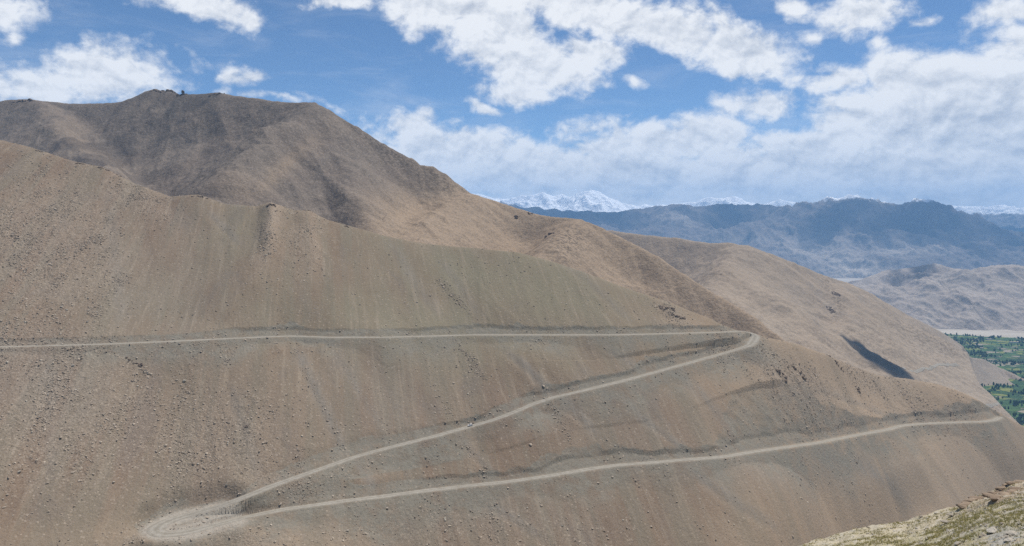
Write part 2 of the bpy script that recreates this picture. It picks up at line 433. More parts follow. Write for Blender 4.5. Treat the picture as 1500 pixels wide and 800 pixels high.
# ------------------------------------------------------------------ dirt road strips
def road_material():
    m, nt = material('dirt_road')
    P = nt.pos(); u = nt.attr('across'); au = nt.math('ABSOLUTE', u)
    n = nt.noise(P, .25, 5, .6)
    c = nt.mix(nt.ramp(n, .35, .65), (.250, .222, .178), (.315, .285, .235))
    tr = nt.math('ABSOLUTE', nt.math('SUBTRACT', nt.math('ADD', au, nt.math('MULTIPLY', nt.math('SUBTRACT', nt.noise(P, .06, 2), .5), .22)), .42))
    c = nt.mix(nt.ramp(tr, .22, .06, 0, .38), c, (.40, .37, .315))
    c = nt.mix(nt.ramp(au, .16, .03, 0, .55), c, (.225, .205, .165))
    c = nt.mix(nt.math('MULTIPLY', nt.ramp(au, .78, 1.0), nt.ramp(nt.noise(P, .5, 4), .35, .6)), c, (.215, .180, .138))
    s = nt.sep(nt.voro(P, 1.6, 'Color'))
    c = nt.mix(nt.math('MULTIPLY', nt.math('GREATER_THAN', s[0], .8), .3), c, (.16, .14, .115))
    nt.put(nt.b.inputs['Base Color'], c)
    nt.put(nt.b.inputs['Normal'], nt.bump(nt.noise(P, 1.2, 5, .65), .25))
    return m
mat_road = road_material()
def road_strip(name, P, W, nacross=9, lift=.0, T_=None):
    T = np.gradient(P[:, :2], axis=0); T /= np.linalg.norm(T, axis=1)[:, None] + 1e-9
    N = np.stack([-T[:, 1], T[:, 0]], 1)
    u = np.linspace(-1, 1, nacross)
    n = len(P)
    ww = W * (1 + .24 * fbm(np.arange(n) / 6., np.zeros(n), 4, 5, .65))
    X = P[:, None, 0] + N[:, None, 0] * u[None] * ww[:, None]
    Y = P[:, None, 1] + N[:, None, 1] * u[None] * ww[:, None]
    Zr = P[:, None, 2] + lift + 0 * u[None] + .10 * (1 - u[None] ** 2) + fbm(X / 3, Y / 3, 2, 3) * .05
    if T_ is not None: Zr = np.array([[T_.height(X[i, j], Y[i, j]) for j in range(nacross)] for i in range(n)]) + 1.2
    Zr[:, 0] -= .5; Zr[:, -1] -= .5
    v = np.stack([X, Y, Zr], -1).reshape(-1, 3)
    at = np.tile(u[None], (n, 1))
    me = mesh_np(name, v, grid_faces(n, nacross), mat_road, {'across': at})
    return tag(link(name, me), kind='structure')
ids = {'upper': np.where(RI <= iU + .0)[0], 'middle': np.where((RI >= iU - .2) & (RI <= iM + .3))[0], 'lower': np.where(RI >= iM + .1)[0]}
def rp(sel, w=None): return RP[sel], RW[sel]
road_strip('mountain_road', RP, RW)

# ------------------------------------------------------------------ rocks
def ico(sub):
    t = (1 + 5 ** .5) / 2
    v = [(-1, t, 0), (1, t, 0), (-1, -t, 0), (1, -t, 0), (0, -1, t), (0, 1, t), (0, -1, -t), (0, 1, -t), (t, 0, -1), (t, 0, 1), (-t, 0, -1), (-t, 0, 1)]
    f = [(0, 11, 5), (0, 5, 1), (0, 1, 7), (0, 7, 10), (0, 10, 11), (1, 5, 9), (5, 11, 4), (11, 10, 2), (10, 7, 6), (7, 1, 8), (3, 9, 4), (3, 4, 2), (3, 2, 6), (3, 6, 8), (3, 8, 9), (4, 9, 5), (2, 4, 11), (6, 2, 10), (8, 6, 7), (9, 8, 1)]
    v = [np.array(a) / np.linalg.norm(a) for a in v]
    for _ in range(sub):
        cache = {}; nf = []
        def mid(a, b):
            k = (min(a, b), max(a, b))
            if k not in cache:
                p = v[a] + v[b]; v.append(p / np.linalg.norm(p)); cache[k] = len(v) - 1
            return cache[k]
        for a, b, c in f:
            x, y, z = mid(a, b), mid(b, c), mid(c, a)
            nf += [(a, x, z), (b, y, x), (c, z, y), (x, y, z)]
        f = nf
    return np.array(v), np.array(f)
V0, F0 = ico(0); V1, F1 = ico(1); V2, F2 = ico(2)
def rock_shape(V, r, planes=9):
    """a convex stone cut by random planes"""
    P = V.copy() * 1.25
    for _ in range(planes):
        n = r.normal(size=3); n /= np.linalg.norm(n); d = r.uniform(.55, .95)
        s = P @ n; k = s > d
        P[k] -= np.outer(s[k] - d, n)
    return P * np.array([r.uniform(.8, 1.3), r.uniform(.7, 1.1), r.uniform(.5, .85)])

def rock_mat(name, a, b, c2):
    m, nt = material(name)
    P = nt.pos()
    at = nt.attr('shade')
    c = nt.mix(at, a, b)
    c = nt.mix(nt.ramp(nt.noise(P, .8, 5, .65), .4, .7, 0, .6), c, c2)
    nt.put(nt.b.inputs['Base Color'], c)
    nt.put(nt.b.inputs['Normal'], nt.bump(nt.noise(P, 1.6, 6, .7), .25))
    return m
mat_rock = rock_mat('slope_rock', (.20, .155, .115), (.52, .44, .345), (.33, .26, .195))
mat_dark = rock_mat('outcrop_rock', (.15, .115, .09), (.25, .195, .15), (.20, .15, .115))
mat_pale = rock_mat('pale_rock', (.36, .32, .26), (.50, .46, .39), (.30, .25, .19))

def scatter_mesh(name, pos, size, mat, V=V0, Fc=F0, shades=None, sink=.25, nvar=10, seed=3):
    r = np.random.default_rng(seed)
    var = [rock_shape(V, r) for _ in range(nvar)]
    n = len(pos); nv = len(V)
    S = np.array(var)[r.integers(0, nvar, n)]
    a = r.uniform(0, 6.283, n); ca_, sa_ = np.cos(a), np.sin(a)
    x = S[..., 0] * ca_[:, None] - S[..., 1] * sa_[:, None]; y = S[..., 0] * sa_[:, None] + S[..., 1] * ca_[:, None]
    S = np.stack([x, y, S[..., 2]], -1) * (size[:, None, None] * .5)
    S = S + pos[:, None, :] ; S[..., 2] += (size * (.30 - sink))[:, None]
    Fs = (Fc[None] + (np.arange(n) * nv)[:, None, None]).reshape(-1, 3)
    if shades is None: shades = r.uniform(0, 1, n)
    me = mesh_np(name, S.reshape(-1, 3), Fs, mat, {'shade': np.repeat(shades, nv)}, False)
    return link(name, me)

# density of stones over the near slope, sampled by ground area
area = near.YY ** 2
vis = (near.PX > -150) & (near.PX < 1650) & (PYn > 150) & (PYn < 900) & (best > hw + 1.0) & (dY < 5)
dens = (.05 + rocky ** 1.5 * 1.3 + .25 * spoil * smooth(500, 100, near.PX) + .14 * spoil)
clump = smooth(.42, .75, vnoise(U / 14, V / 22, 5)) * .8 + .2
clump2 = smooth(.5, .8, ridged(U / 30, V / 190, 2, 9))
dens = dens * clump * (.55 + clump2)
for (x0, y0, x1, y1) in [(622, 545, 672, 625), (655, 480, 715, 560), (640, 410, 700, 470), (685, 650, 715, 700), (805, 590, 840, 650), (425, 500, 505, 660), (130, 450, 200, 560), (545, 660, 560, 720)]:
    L = math.hypot(x1 - x0, y1 - y0); nx, ny = -(y1 - y0) / L, (x1 - x0) / L
    dl = np.abs((near.PX - x0) * nx + (PYn - y0) * ny); al = ((near.PX - x0) * (x1 - x0) + (PYn - y0) * (y1 - y0)) / L / L
    dens += .9 * np.exp(-(dl / 5) ** 2) * ((al > 0) & (al < 1)) * clump
Wt = (dens * area * vis).ravel(); cdf = np.cumsum(Wt); cdf /= cdf[-1]
def sample(n, r):
    i = np.searchsorted(cdf, r.uniform(0, 1, n)); i = np.minimum(i, cdf.size - 1)
    P = np.stack([near.XX.ravel()[i], near.YY.ravel()[i], near.Z.ravel()[i]], 1)
    P[:, 0] += r.uniform(-.5, .5, n)
    return P, i
r1 = np.random.default_rng(5)
P, i = sample(60000, r1)
sz = .45 + r1.pareto(2.8, 60000) * .6; sz = np.clip(sz, .35, 2.2)
sh = np.clip(r1.beta(2, 2.4, 60000) + .1, 0, 1)
tag(scatter_mesh('scree', P, sz, mat_rock, shades=sh), 'loose brown and pale stones scattered over the near slope', 'scree', kind='stuff')

# boulders one could count
rb = np.random.default_rng(21)
bm = []
for k in range(7):
    V = rock_shape(V1, rb, 12)
    V = V + rb.normal(size=V.shape) * .02
    bm.append(mesh_np('boulder', V * .5, F1, mat_rock if k < 4 else mat_pale, {'shade': np.full(len(V), rb.uniform(.2, .8))}, False))
def put_boulder(p, s, label, group, me=None, sink=.15):
    o = link('boulder', me or bm[rb.integers(0, 7)])
    o.location = (p[0], p[1], p[2] + s * (.25 - sink)); o.scale = (s, s * rb.uniform(.8, 1.1), s * rb.uniform(.8, 1.1))
    o.rotation_euler = (rb.uniform(-.3, .3), rb.uniform(-.3, .3), rb.uniform(0, 6.28))
    tag(o, label, 'boulder', group); return o
zones = [
 ('weathered brown boulder on the rubble above the upper road at the far left', 'boulders above the upper road at the left', 45, (0, 430, 225, 480)),
 ('boulder on the brown slope between the upper road and the left hairpin', 'boulders between the upper road and the left hairpin', 70, (0, 530, 480, 730)),
 ('small pale stone block on the rubble rib standing against the grey mountain', 'blocks on the rubble rib below the crest', 22, (380, 305, 425, 390)),
 ('small block on the smooth olive slope above the upper road', 'blocks on the olive slope', 16, (520, 380, 980, 478)),
 ('small block between the upper road and the middle road right of centre', 'blocks between the two upper roads', 22, (600, 505, 900, 620)),
 ('block on the tan nose of the spur right of the right hairpin', 'blocks on the tan nose of the spur', 34, (1120, 515, 1440, 610)),
 ('stone block on the slope under the lower road', 'blocks below the lower road', 30, (500, 740, 1250, 798)),
 ('stone block on the strip of slope between the middle and lower roads', 'blocks between the middle and lower roads', 18, (640, 640, 1150, 665))]
pyf = PYn.ravel(); pxf = near.PX.ravel(); bf = (best - hw).ravel()
for lab, grp, n, (x0, y0, x1, y1) in zones:
    ok = np.where((pxf > x0) & (pxf < x1) & (pyf > y0) & (pyf < y1) & (bf > 3) & (dY.ravel() < -6))[0]
    w = (dens * area).ravel()[ok]; w = w / w.sum()
    for j in rb.choice(ok, n, replace=False, p=w):
        p = (near.XX.ravel()[j], near.YY.ravel()[j], near.Z.ravel()[j])
        put_boulder(p, min(4.2, 1.6 + rb.pareto(3) * .9), lab, grp)

def outcrop(px, py, w, h, n, label, T=None, mat=None, seed=1, name='rock_outcrop', cat='outcrop', lift=0, tall=1.0, size=None):
    """a knot of jagged blocks fused into one crag; w and h in photograph pixels"""
    T = T or near
    r = np.random.default_rng(seed); p0 = T.hit(px, py); Y = p0[1]
    vs, fs = [], []; off = 0
    for k in range(int(n * 1.6)):
        x = p0[0] + r.uniform(-.5, .5) * w / F * Y; yy = p0[1] + r.uniform(-.5, .5) * h / F * Y * .9
        s = r.uniform(.12, .38) * (size or min(max(h, 4), 5.5)) / F * Y
        z = T.height(x, yy)
        V = rock_shape(V1, r, 10) * s * np.array([r.uniform(.8, 1.6), 1, r.uniform(.8, 1.5) * tall])
        V = V + np.array([x, yy, z + s * .12 + lift]); vs.append(V); fs.append(F1 + off); off += len(V)
    V = np.concatenate(vs) - p0
    me = mesh_np(name, V, np.concatenate(fs), mat or mat_dark, {'shade': np.repeat(r.uniform(0, 1, int(n * 1.6)), len(V1))}, False)
    return tag(link(name, me, loc=p0), label, cat)
outcrop(152, 247, 16, 5, 9, 'dark crag on the left crest against the grey mountain, largest on that crest', seed=2)
outcrop(118, 240, 14, 3, 7, 'low dark rocks just left of the largest crag on the left crest', seed=3)
outcrop(58, 222, 7, 3, 4, 'pair of small dark rocks high on the left crest near the picture edge', seed=4)
outcrop(172, 256, 14, 4, 7, 'broken dark rocks just below and right of the largest crest crag', seed=5)
outcrop(292, 288, 22, 4, 9, 'long low crag on the crest left of the pale rubble rib', seed=6)
outcrop(397, 300, 17, 6, 10, 'dark crag capping the pale rubble rib on the crest', seed=7)
outcrop(448, 308, 14, 4, 8, 'small crag on the crest just right of the pale rubble rib', seed=8)
outcrop(494, 326, 11, 3, 5, 'thin dark rock on the crest right of the two rubble ribs', seed=9)
outcrop(508, 332, 5, 2.5, 3, 'tiny dark rock farther down the crest right of the thin dark rock', seed=10)
outcrop(978, 452, 22, 7, 16, 'cluster of dark rocks on the crest above the right end of the upper road', seed=11)
outcrop(992, 464, 18, 6, 11, 'broken rocks under the dark cluster above the upper road', seed=12)
outcrop(1146, 550, 16, 9, 16, 'dark boulder cluster on the tan nose below the right hairpin', seed=13)
outcrop(1170, 543, 26, 9, 12, 'scattered brown crags just right of the dark boulder cluster on the tan nose', seed=14)
outcrop(1256, 571, 9, 6, 6, 'small dark crag alone on the tan slope under the cloud shadow', seed=15)
outcrop(195, 531, 26, 7, 12, 'dark ledge of rock just under the upper road at the left', seed=16)
outcrop(215, 545, 22, 7, 9, 'paler broken ledge under the dark ledge below the upper road', seed=17, mat=mat_rock)
outcrop(1222, 528, 26, 5, 10, 'row of brown crags on the skyline of the tan nose', seed=18)
outcrop(360, 625, 7, 3, 8, 'dark flat rock in the middle of the left slope', seed=19)

# ================================================================== MOUNTAIN LAYERS
def tents(T, lines, s1, Lf, s2, seed=1, wl=400, rnd=12, sm=30):
    """height = smooth maximum of the ridge lines minus a concave flank; also gives distance along and away from the winning ridge"""
    S = np.zeros(T.XX.shape); D = np.zeros_like(S); s0 = 0; tot = None; arg = np.full(S.shape, -1e9)
    p0 = np.array([pt(*p[:3]) for p in lines[0]])
    dm = np.full(S.shape, 1e9); Sm = np.zeros_like(S); sc = 0
    for a, b in zip(p0[:-1], p0[1:]):
        dx, dy = b[0] - a[0], b[1] - a[1]; t = np.clip(((T.XX - a[0]) * dx + (T.YY - a[1]) * dy) / (dx * dx + dy * dy), 0, 1)
        dq = np.hypot(T.XX - a[0] - t * dx, T.YY - a[1] - t * dy); mq = dq < dm; dm[mq] = dq[mq]; Sm[mq] = (sc + t * math.hypot(dx, dy))[mq]; sc += math.hypot(dx, dy)
    wa_ = smooth(0, wl * .8, dm) * wl * .20
    WX = T.XX + fbm(T.XX / wl, T.YY / wl, 4, seed + 90) * wa_; WY = T.YY + fbm(T.XX / wl, T.YY / wl, 4, seed + 95) * wa_
    for li, ln in enumerate(lines):
        Pp = np.array([pt(*p[:3]) for p in ln]); k = ln[0][3] if len(ln[0]) > 3 else 1.0
        best = np.full(T.XX.shape, -1e9); r = rnd if li == 0 else rnd * 4
        for a, b in zip(Pp[:-1], Pp[1:]):
            dx, dy = b[0] - a[0], b[1] - a[1]; L2 = dx * dx + dy * dy
            t = np.clip(((WX - a[0]) * dx + (WY - a[1]) * dy) / L2, 0, 1)
            d = np.hypot(WX - a[0] - t * dx, WY - a[1] - t * dy)
            de = np.sqrt(d * d + r * r) - r
            z = a[2] + t * (b[2] - a[2]) - k * (s1 * Lf * (1 - np.exp(-de / Lf)) + s2 * de)
            m = z > best; best[m] = z[m]
            m = z > arg; arg[m] = z[m]; S[m] = (s0 + t * math.sqrt(L2))[m]; D[m] = d[m]
            s0 += math.sqrt(L2)
        s0 += 700
        if tot is None: tot = best
        else:
            q = sm * smooth(0, 4 * rnd + 1, dm) + 1e-3
            h = np.clip(.5 + .5 * (best - tot) / q, 0, 1); tot = tot + (best - tot) * h + q * h * (1 - h)
    return tot, Sm, dm

def sink_valley(T, PY, D):
    """the side valley between the front spur and the low tongue lies at the level of the valley floor"""
    yl = np.interp(T.PX, [1380, 1400, 1435, 1472, 1500, 1600, 2100], [2800, 2870, 3050, 3180, 3280, 3500, 4000])
    sil = np.interp(T.PX, [1405, 1420, 1435, 1455, 1472, 1500, 1600, 2100], [549, 555, 563, 581, 600, 628, 715, 1100])
    lim = (HZ - sil) / F * np.minimum(T.YY, yl) - 2 - .75 * (T.YY - yl).clip(0, 500)
    lim += 120 * smooth(1440, 1405, T.PX)
    lim = np.maximum(lim, np.where(T.YY > 4200, -905 + (T.YY - 4330) * .50, -1e9) + 60 * smooth(1460, 1405, T.PX))
    lim += 400 * smooth(1425, 1395, T.PX) + 1e4 * (T.PX < 1395)
    T.Z = np.minimum(T.Z, lim + fbm(T.XX / 40, T.YY / 40, 3, 5) * 3)

def hill(name, box, lines, s1, Lf, s2, gul, rough, mat, warm=None, rock=None, seed=1, edge=40, post=None):
    px0, px1, nc, Ya, Yb, nr = box
    T = Terrain(px0, px1, nc, np.geomspace(Ya, Yb, nr))
    Z, S, D = tents(T, lines, s1, Lf, s2, seed, gul[1] * 2.2, edge * .45, edge * 2.0)
    a = smooth(0, edge * 3, D)
    wx = fbm(T.XX / gul[1] * .6, T.YY / gul[1] * .6, 3, seed + 40)
    gg = ridged((T.XX + wx * gul[1] * .5) / gul[1], (T.YY - wx * gul[1] * .5) / gul[1], 5, seed) * .5 + ridged((T.XX * .8 + T.YY * .6 + wx * 30) / (gul[1] * .7), (T.YY * .8 - T.XX * .6) / (gul[1] * 1.8), 4, seed + 7) * .5
    Z = Z + (gg - .5) * gul[0] * (a * .95 + .05)
    rn = fbm(T.XX / rough[1], T.YY / rough[1], 5, seed + 3, .58) if len(rough) < 3 else (ridged(T.XX / rough[1], T.YY / rough[1], 6, seed + 3, .6) - .55) * 2.2
    Z = Z + rn * rough[0] * (a * .5 + .5)
    T.Z = Z
    PY = T.py()
    if post: post(T, PY, D)
    w = warm(T.PX + wx * 30, PY) if warm else np.zeros_like(Z)
    rk = rock(T.PX + wx * 20, PY) if rock else np.zeros_like(Z)
    T.build(name, mat, {'ridge_s': S, 'ridge_d': D, 'warm': np.clip(w, 0, 1), 'rocky': np.clip(rk, 0, 1)})
    return T

# --- grey-brown mountain on the left
Yp = 2150
mA = hill_material('bare_mountain', [(0.188, 0.152, 0.122), (0.222, 0.182, 0.145), (0.160, 0.138, 0.117), (0.328, 0.245, 0.168)], 1.0, .38)
def warmA(x, y):
    return np.clip(smooth(255, 330, y + (x - 760) * .02 + np.abs(x - 760) * .02) * smooth(470, 560, x) * .95 + smooth(540, 740, x) * .92
                   + blobs(x, y, [(400, 250, 70, 12, -40, .55), (345, 280, 30, 30, 0, .35), (835, 350, 50, 30, 0, .5), (100, 200, 60, 14, 40, .2)]), 0, 1)
TA = hill('grey_mountain', (-500, 1560, 1400, 1150, 3300, 520),
  [[(-600, 140, 2700), (-200, 155, 2500), (0, 148, 2400), (40, 145, 2370), (62, 148, 2350), (110, 152, 2300), (150, 151, 2290), (180, 149, 2280), (215, 134, 2260), (228, 130, 2250), (240, 134, 2240), (250, 132, 2230),
    (262, 138, 2220), (280, 139, 2200), (300, 137, 2180), (320, 136, 2160), (360, 142, 2100), (400, 148, 2040), (440, 151, 1990), (460, 150, 1960), (480, 160, 1950), (520, 185, 1940), (560, 209, 1930), (600, 231, 1920), (615, 242, 1920), (632, 243, 1915),
    (650, 254, 1910), (690, 283, 1900), (740, 299, 1880), (790, 315, 1850), (815, 319, 1830), (850, 321, 1800), (880, 333, 1760), (920, 353, 1720), (960, 374, 1680), (1000, 402, 1640), (1050, 432, 1600), (1100, 462, 1550), (1150, 500, 1500), (1200, 540, 1450)],
   [(460, 153, 1950, 1.0), (430, 180, 1800), (395, 215, 1680), (355, 250, 1560), (320, 285, 1480), (290, 320, 1400)],
   [(470, 160, 1940, 1.1), (500, 225, 1760), (520, 280, 1600), (540, 340, 1480)],
   [(690, 284, 1890, 1.0), (640, 310, 1700), (610, 350, 1500)],
   [(60, 150, 2330, 1.0), (110, 205, 1950), (160, 245, 1700), (230, 300, 1500)],
   [(845, 323, 1795, 1.0), (820, 350, 1650), (790, 390, 1500), (770, 420, 1400)]],
  .64, 400, .46, (20, 150), (6, 38), mA, warmA,
  lambda x, y: blobs(x, y, [(835, 355, 40, 30, -20, .9), (560, 220, 120, 22, 33, .7), (330, 180, 160, 40, 0, .5), (640, 260, 60, 14, 35, .7)]), seed=4, edge=25)
outcrop(228, 133, 22, 5, 9, 'jagged dark summit rocks on the highest point of the grey mountain', TA, seed=31)
outcrop(249, 134, 14, 5, 6, 'pointed dark crag just right of the grey mountain summit', TA, seed=32, tall=1.3)
outcrop(268, 138, 16, 5, 6, 'small dark crag with a needle on the skyline of the grey mountain', TA, seed=33)
def needle(px, py, Y, h, w):
    r = np.random.default_rng(3); V = rock_shape(V1, r, 8) * np.array([w, w, h]); p = pt(px, py, Y)
    me = mesh_np('rock_needle', V, F1, mat_dark, {'shade': np.full(len(V), .3)}, False)
    return tag(link('rock_needle', me, loc=p), 'thin upright rock needle on the skyline of the grey mountain', 'rock')
nh = TA.hit(268, 139); needle(268, 135, nh[1], 9.0, 3.0)
outcrop(318, 138, 26, 4, 9, 'long low dark rocks on the skyline right of the rock needle', TA, seed=34)
outcrop(36, 147, 34, 5, 10, 'dark rocks along the skyline at the far left', TA, seed=35)
outcrop(805, 343, 14, 6, 12, 'dark slanting crag on the flank of the tan knob', TA, seed=36)
outcrop(756, 318, 6, 5, 5, 'small dark rock on the tan shoulder left of the knob', TA, seed=37)
outcrop(777, 313, 10, 3, 5, 'low dark rocks on the skyline left of the tan knob', TA, seed=38)

# --- tan ridges beyond
mB = hill_material('tan_ridge', [(.300, .236, .172), (.335, .265, .195), (.258, .212, .165), (.350, .285, .215)], 1.5, .25)
roads_far = {}
TB = hill('tan_mountain', (760, 2100, 1000, 1750, 5600, 560),
  [[(820, 335, 3700), (895, 338, 3500), (930, 343, 3400), (980, 347, 3300), (1010, 352, 3250), (1040, 356, 3200), (1070, 356, 3150), (1095, 360, 3100), (1130, 372, 3100), (1160, 384, 3120), (1200, 401, 3150), (1245, 416, 3200), (1290, 440, 3300), (1330, 462, 3550), (1380, 488, 4000),
    (1420, 514, 4420), (1460, 537, 4650), (1500, 555, 4480), (1560, 578, 4300), (1700, 590, 4300)],
   [(1090, 362, 3080, 1.0), (1065, 395, 2800), (1050, 420, 2600), (1090, 450, 2400), (1120, 480, 2250)],
   [(1075, 400, 2760, 1.0), (1130, 425, 2600), (1165, 465, 2430), (1200, 500, 2300)],
   [(1240, 418, 3180, 1.0), (1222, 445, 2950), (1250, 475, 2800), (1300, 505, 2700), (1350, 532, 2700), (1400, 549, 2850), (1435, 563, 3050), (1455, 582, 3120), (1472, 600, 3180), (1500, 625, 3280), (1600, 690, 3500)],
   [(1245, 470, 2790, 1.0), (1230, 490, 2600), (1270, 520, 2450), (1310, 550, 2350), (1360, 580, 2300)],
   [(1330, 470, 3400, 1.0), (1360, 510, 3150), (1400, 540, 3020)]],
  .62, 300, .42, (24, 170), (10, 55), mB,
  lambda x, y: blobs(x, y, [(1400, 540, 120, 30, 25, .9), (1400, 585, 60, 30, 30, 1), (1130, 470, 30, 60, -30, .6)]),
  lambda x, y: blobs(x, y, [(1222, 440, 12, 36, 0, 1), (1360, 500, 70, 24, 25, .8), (1050, 400, 40, 16, -40, .5), (1280, 500, 60, 20, 35, .5)]), seed=19, edge=40, post=sink_valley)
outcrop(1224, 430, 9, 16, 34, 'dark crag at the top of the spur on the far tan ridge', TB, seed=41, size=3)
outcrop(1217, 455, 8, 20, 34, 'dark broken cliff lower down the same spur of the far tan ridge', TB, seed=42, size=3)

def drape(T, pxs, name, W, label=None, up=2.0):
    P = np.array([T.hit(*p) for p in pxs]); L, _ = resample(P, 10); L = smooth_line(L, 5)
    L[:, 2] = [T.height(p[0], p[1]) for p in L]; L[:, 2] += up
    return road_strip(name, L, np.full(len(L), W), 5, 0, T)
drape(TB, [(1322, 540), (1335, 543), (1350, 541), (1365, 538), (1378, 534), (1395, 535), (1405, 536)], 'far_road', 5.5)
drape(TB, [(1440, 597), (1452, 594), (1463, 592), (1466, 588), (1460, 583), (1462, 576)], 'valley_road', 5.5)

# --- grey hills across the valley
mC = hill_material('grey_hills', [(.360, .300, .245), (.400, .340, .280), (.290, .245, .205), (.460, .395, .325)], 3.0, .3, streaks=(120, 900))
TC = hill('grey_hills', (1050, 2300, 900, 5900, 10800, 440),
  [[(1150, 425, 8000), (1245, 419, 8200), (1275, 405, 8300), (1300, 396, 8400), (1335, 392, 8400), (1368, 384, 8300), (1395, 392, 8200), (1420, 396, 8300), (1500, 400, 8500)],
   [(1230, 424, 7800), (1265, 418, 7700), (1320, 419, 7600), (1350, 412, 7600), (1390, 402, 7700), (1420, 395, 7700), (1450, 391, 7700), (1480, 388, 7700), (1520, 390, 7700), (1600, 380, 7800), (1800, 370, 8000), (2200, 380, 8200)],
   [(1350, 412, 7600, 1.2), (1340, 440, 7100), (1360, 465, 6800)],
   [(1420, 396, 7700, 1.2), (1400, 430, 7200), (1420, 455, 6900)],
   [(1480, 390, 7700, 1.2), (1475, 430, 7150), (1500, 455, 6900)],
   [(1280, 418, 7700, 1.2), (1300, 450, 7100), (1330, 475, 6800)],
   [(1395, 480, 6750, 1.5), (1425, 467, 6800), (1445, 463, 6800), (1475, 468, 6800), (1520, 470, 6800), (1700, 460, 6900)]],
  .36, 500, .27, (150, 420), (24, 320, 1), mC, None, lambda x, y: blobs(x, y, [(1330, 405, 60, 10, -10, .6)]), seed=27, edge=60)

# --- blue ranges
mD = hill_material('far_range', [(.150, .130, .118), (.210, .180, .158), (.105, .092, .086), (.46, .40, .33)], 7.0, .2, snow=(560, 260, 420, 30, .45), streaks=(260, 2200))
TD = hill('far_range', (560, 2400, 1100, 10600, 20800, 430),
  [[(500, 285, 17824), (720, 290, 17824), (760, 301, 17824), (800, 305, 17824), (850, 308, 17824), (905, 310, 17709), (960, 302, 17594), (990, 300, 17249), (1030, 302, 17249), (1070, 298, 17479), (1110, 300, 17479), (1150, 302, 17249)],
   [(1060, 345, 15639), (1100, 326, 15869), (1150, 306, 16329), (1185, 296, 16559), (1215, 294, 16559), (1242, 288, 16559), (1268, 295, 16674), (1300, 295, 16674), (1340, 293, 16674), (1375, 301, 16559), (1410, 312, 16329), (1450, 326, 16099), (1500, 340, 15869), (1600, 350, 15524), (2000, 340, 15524)],
   [(1242, 290, 16559, 1.1), (1225, 330, 15524), (1240, 365, 14604), (1290, 395, 13799)],
   [(1340, 295, 16674, 1.1), (1350, 335, 15409), (1330, 370, 14489), (1320, 390, 13799)],
   [(1430, 318, 16214, 1.1), (1440, 350, 15179), (1410, 380, 14259)],
   [(1100, 327, 15869, 1.1), (1130, 355, 14949), (1200, 385, 14029)],
   [(990, 300, 17249, 1.1), (1010, 330, 16099), (1060, 352, 15179), (1100, 372, 14489)],
   [(850, 308, 17824, 1.1), (880, 330, 16444), (940, 345, 15524)]],
  .42, 1100, .30, (330, 1000), (125, 720, 1), mD, lambda x, y: blobs(x, y, [(1250, 395, 70, 30, 20, .9), (1330, 365, 60, 14, -5, .6), (1090, 350, 60, 8, 0, .5), (1180, 370, 60, 20, 20, .6), (1010, 320, 30, 14, 0, .4)]), None, seed=33, edge=150)
mE = hill_material('snow_range', [(.16, .145, .135), (.20, .18, .165), (.13, .118, .11), (.22, .2, .18)], 10.0, .2, snow=(300, 600, 420, 30, .30), streaks=(300, 2600))
TE = hill('snow_range', (560, 2400, 1300, 20600, 26500, 330),
  [[(400, 285, 23500), (680, 285, 23500), (708, 286, 23500), (722, 288, 23500), (748, 289, 23200), (762, 285, 23000), (772, 284, 23000), (785, 286, 22800), (795, 284, 22800), (810, 289, 22800), (822, 285, 22800), (835, 288, 22600),
    (845, 284, 22600), (858, 280, 22500), (866, 277, 22500), (874, 280, 22500), (884, 286, 22500), (893, 291, 22500), (912, 299, 22600), (935, 302, 22800), (980, 299, 23000), (1020, 296, 23000), (1038, 290, 22800), (1050, 289, 22800), (1062, 288, 22800), (1078, 286, 22800), (1090, 292, 22800), (1110, 296, 23000),
    (1145, 295, 22500), (1155, 296, 22500), (1200, 300, 23000), (1300, 302, 23500), (1385, 299, 22500), (1405, 300, 22000), (1425, 299, 22000), (1445, 302, 22000), (1460, 299, 21800), (1475, 302, 21800), (1490, 304, 21500), (1500, 302, 21500), (1560, 296, 21500), (1800, 286, 22000), (2300, 296, 22000)],
   [(866, 282, 22500, 1.1), (855, 300, 21600), (850, 320, 21000)],
   [(1465, 304, 21900, 1.1), (1455, 325, 21000)]],
  .55, 700, .30, (300, 900), (170, 1100, 1), mE, None, None, seed=51, edge=120)

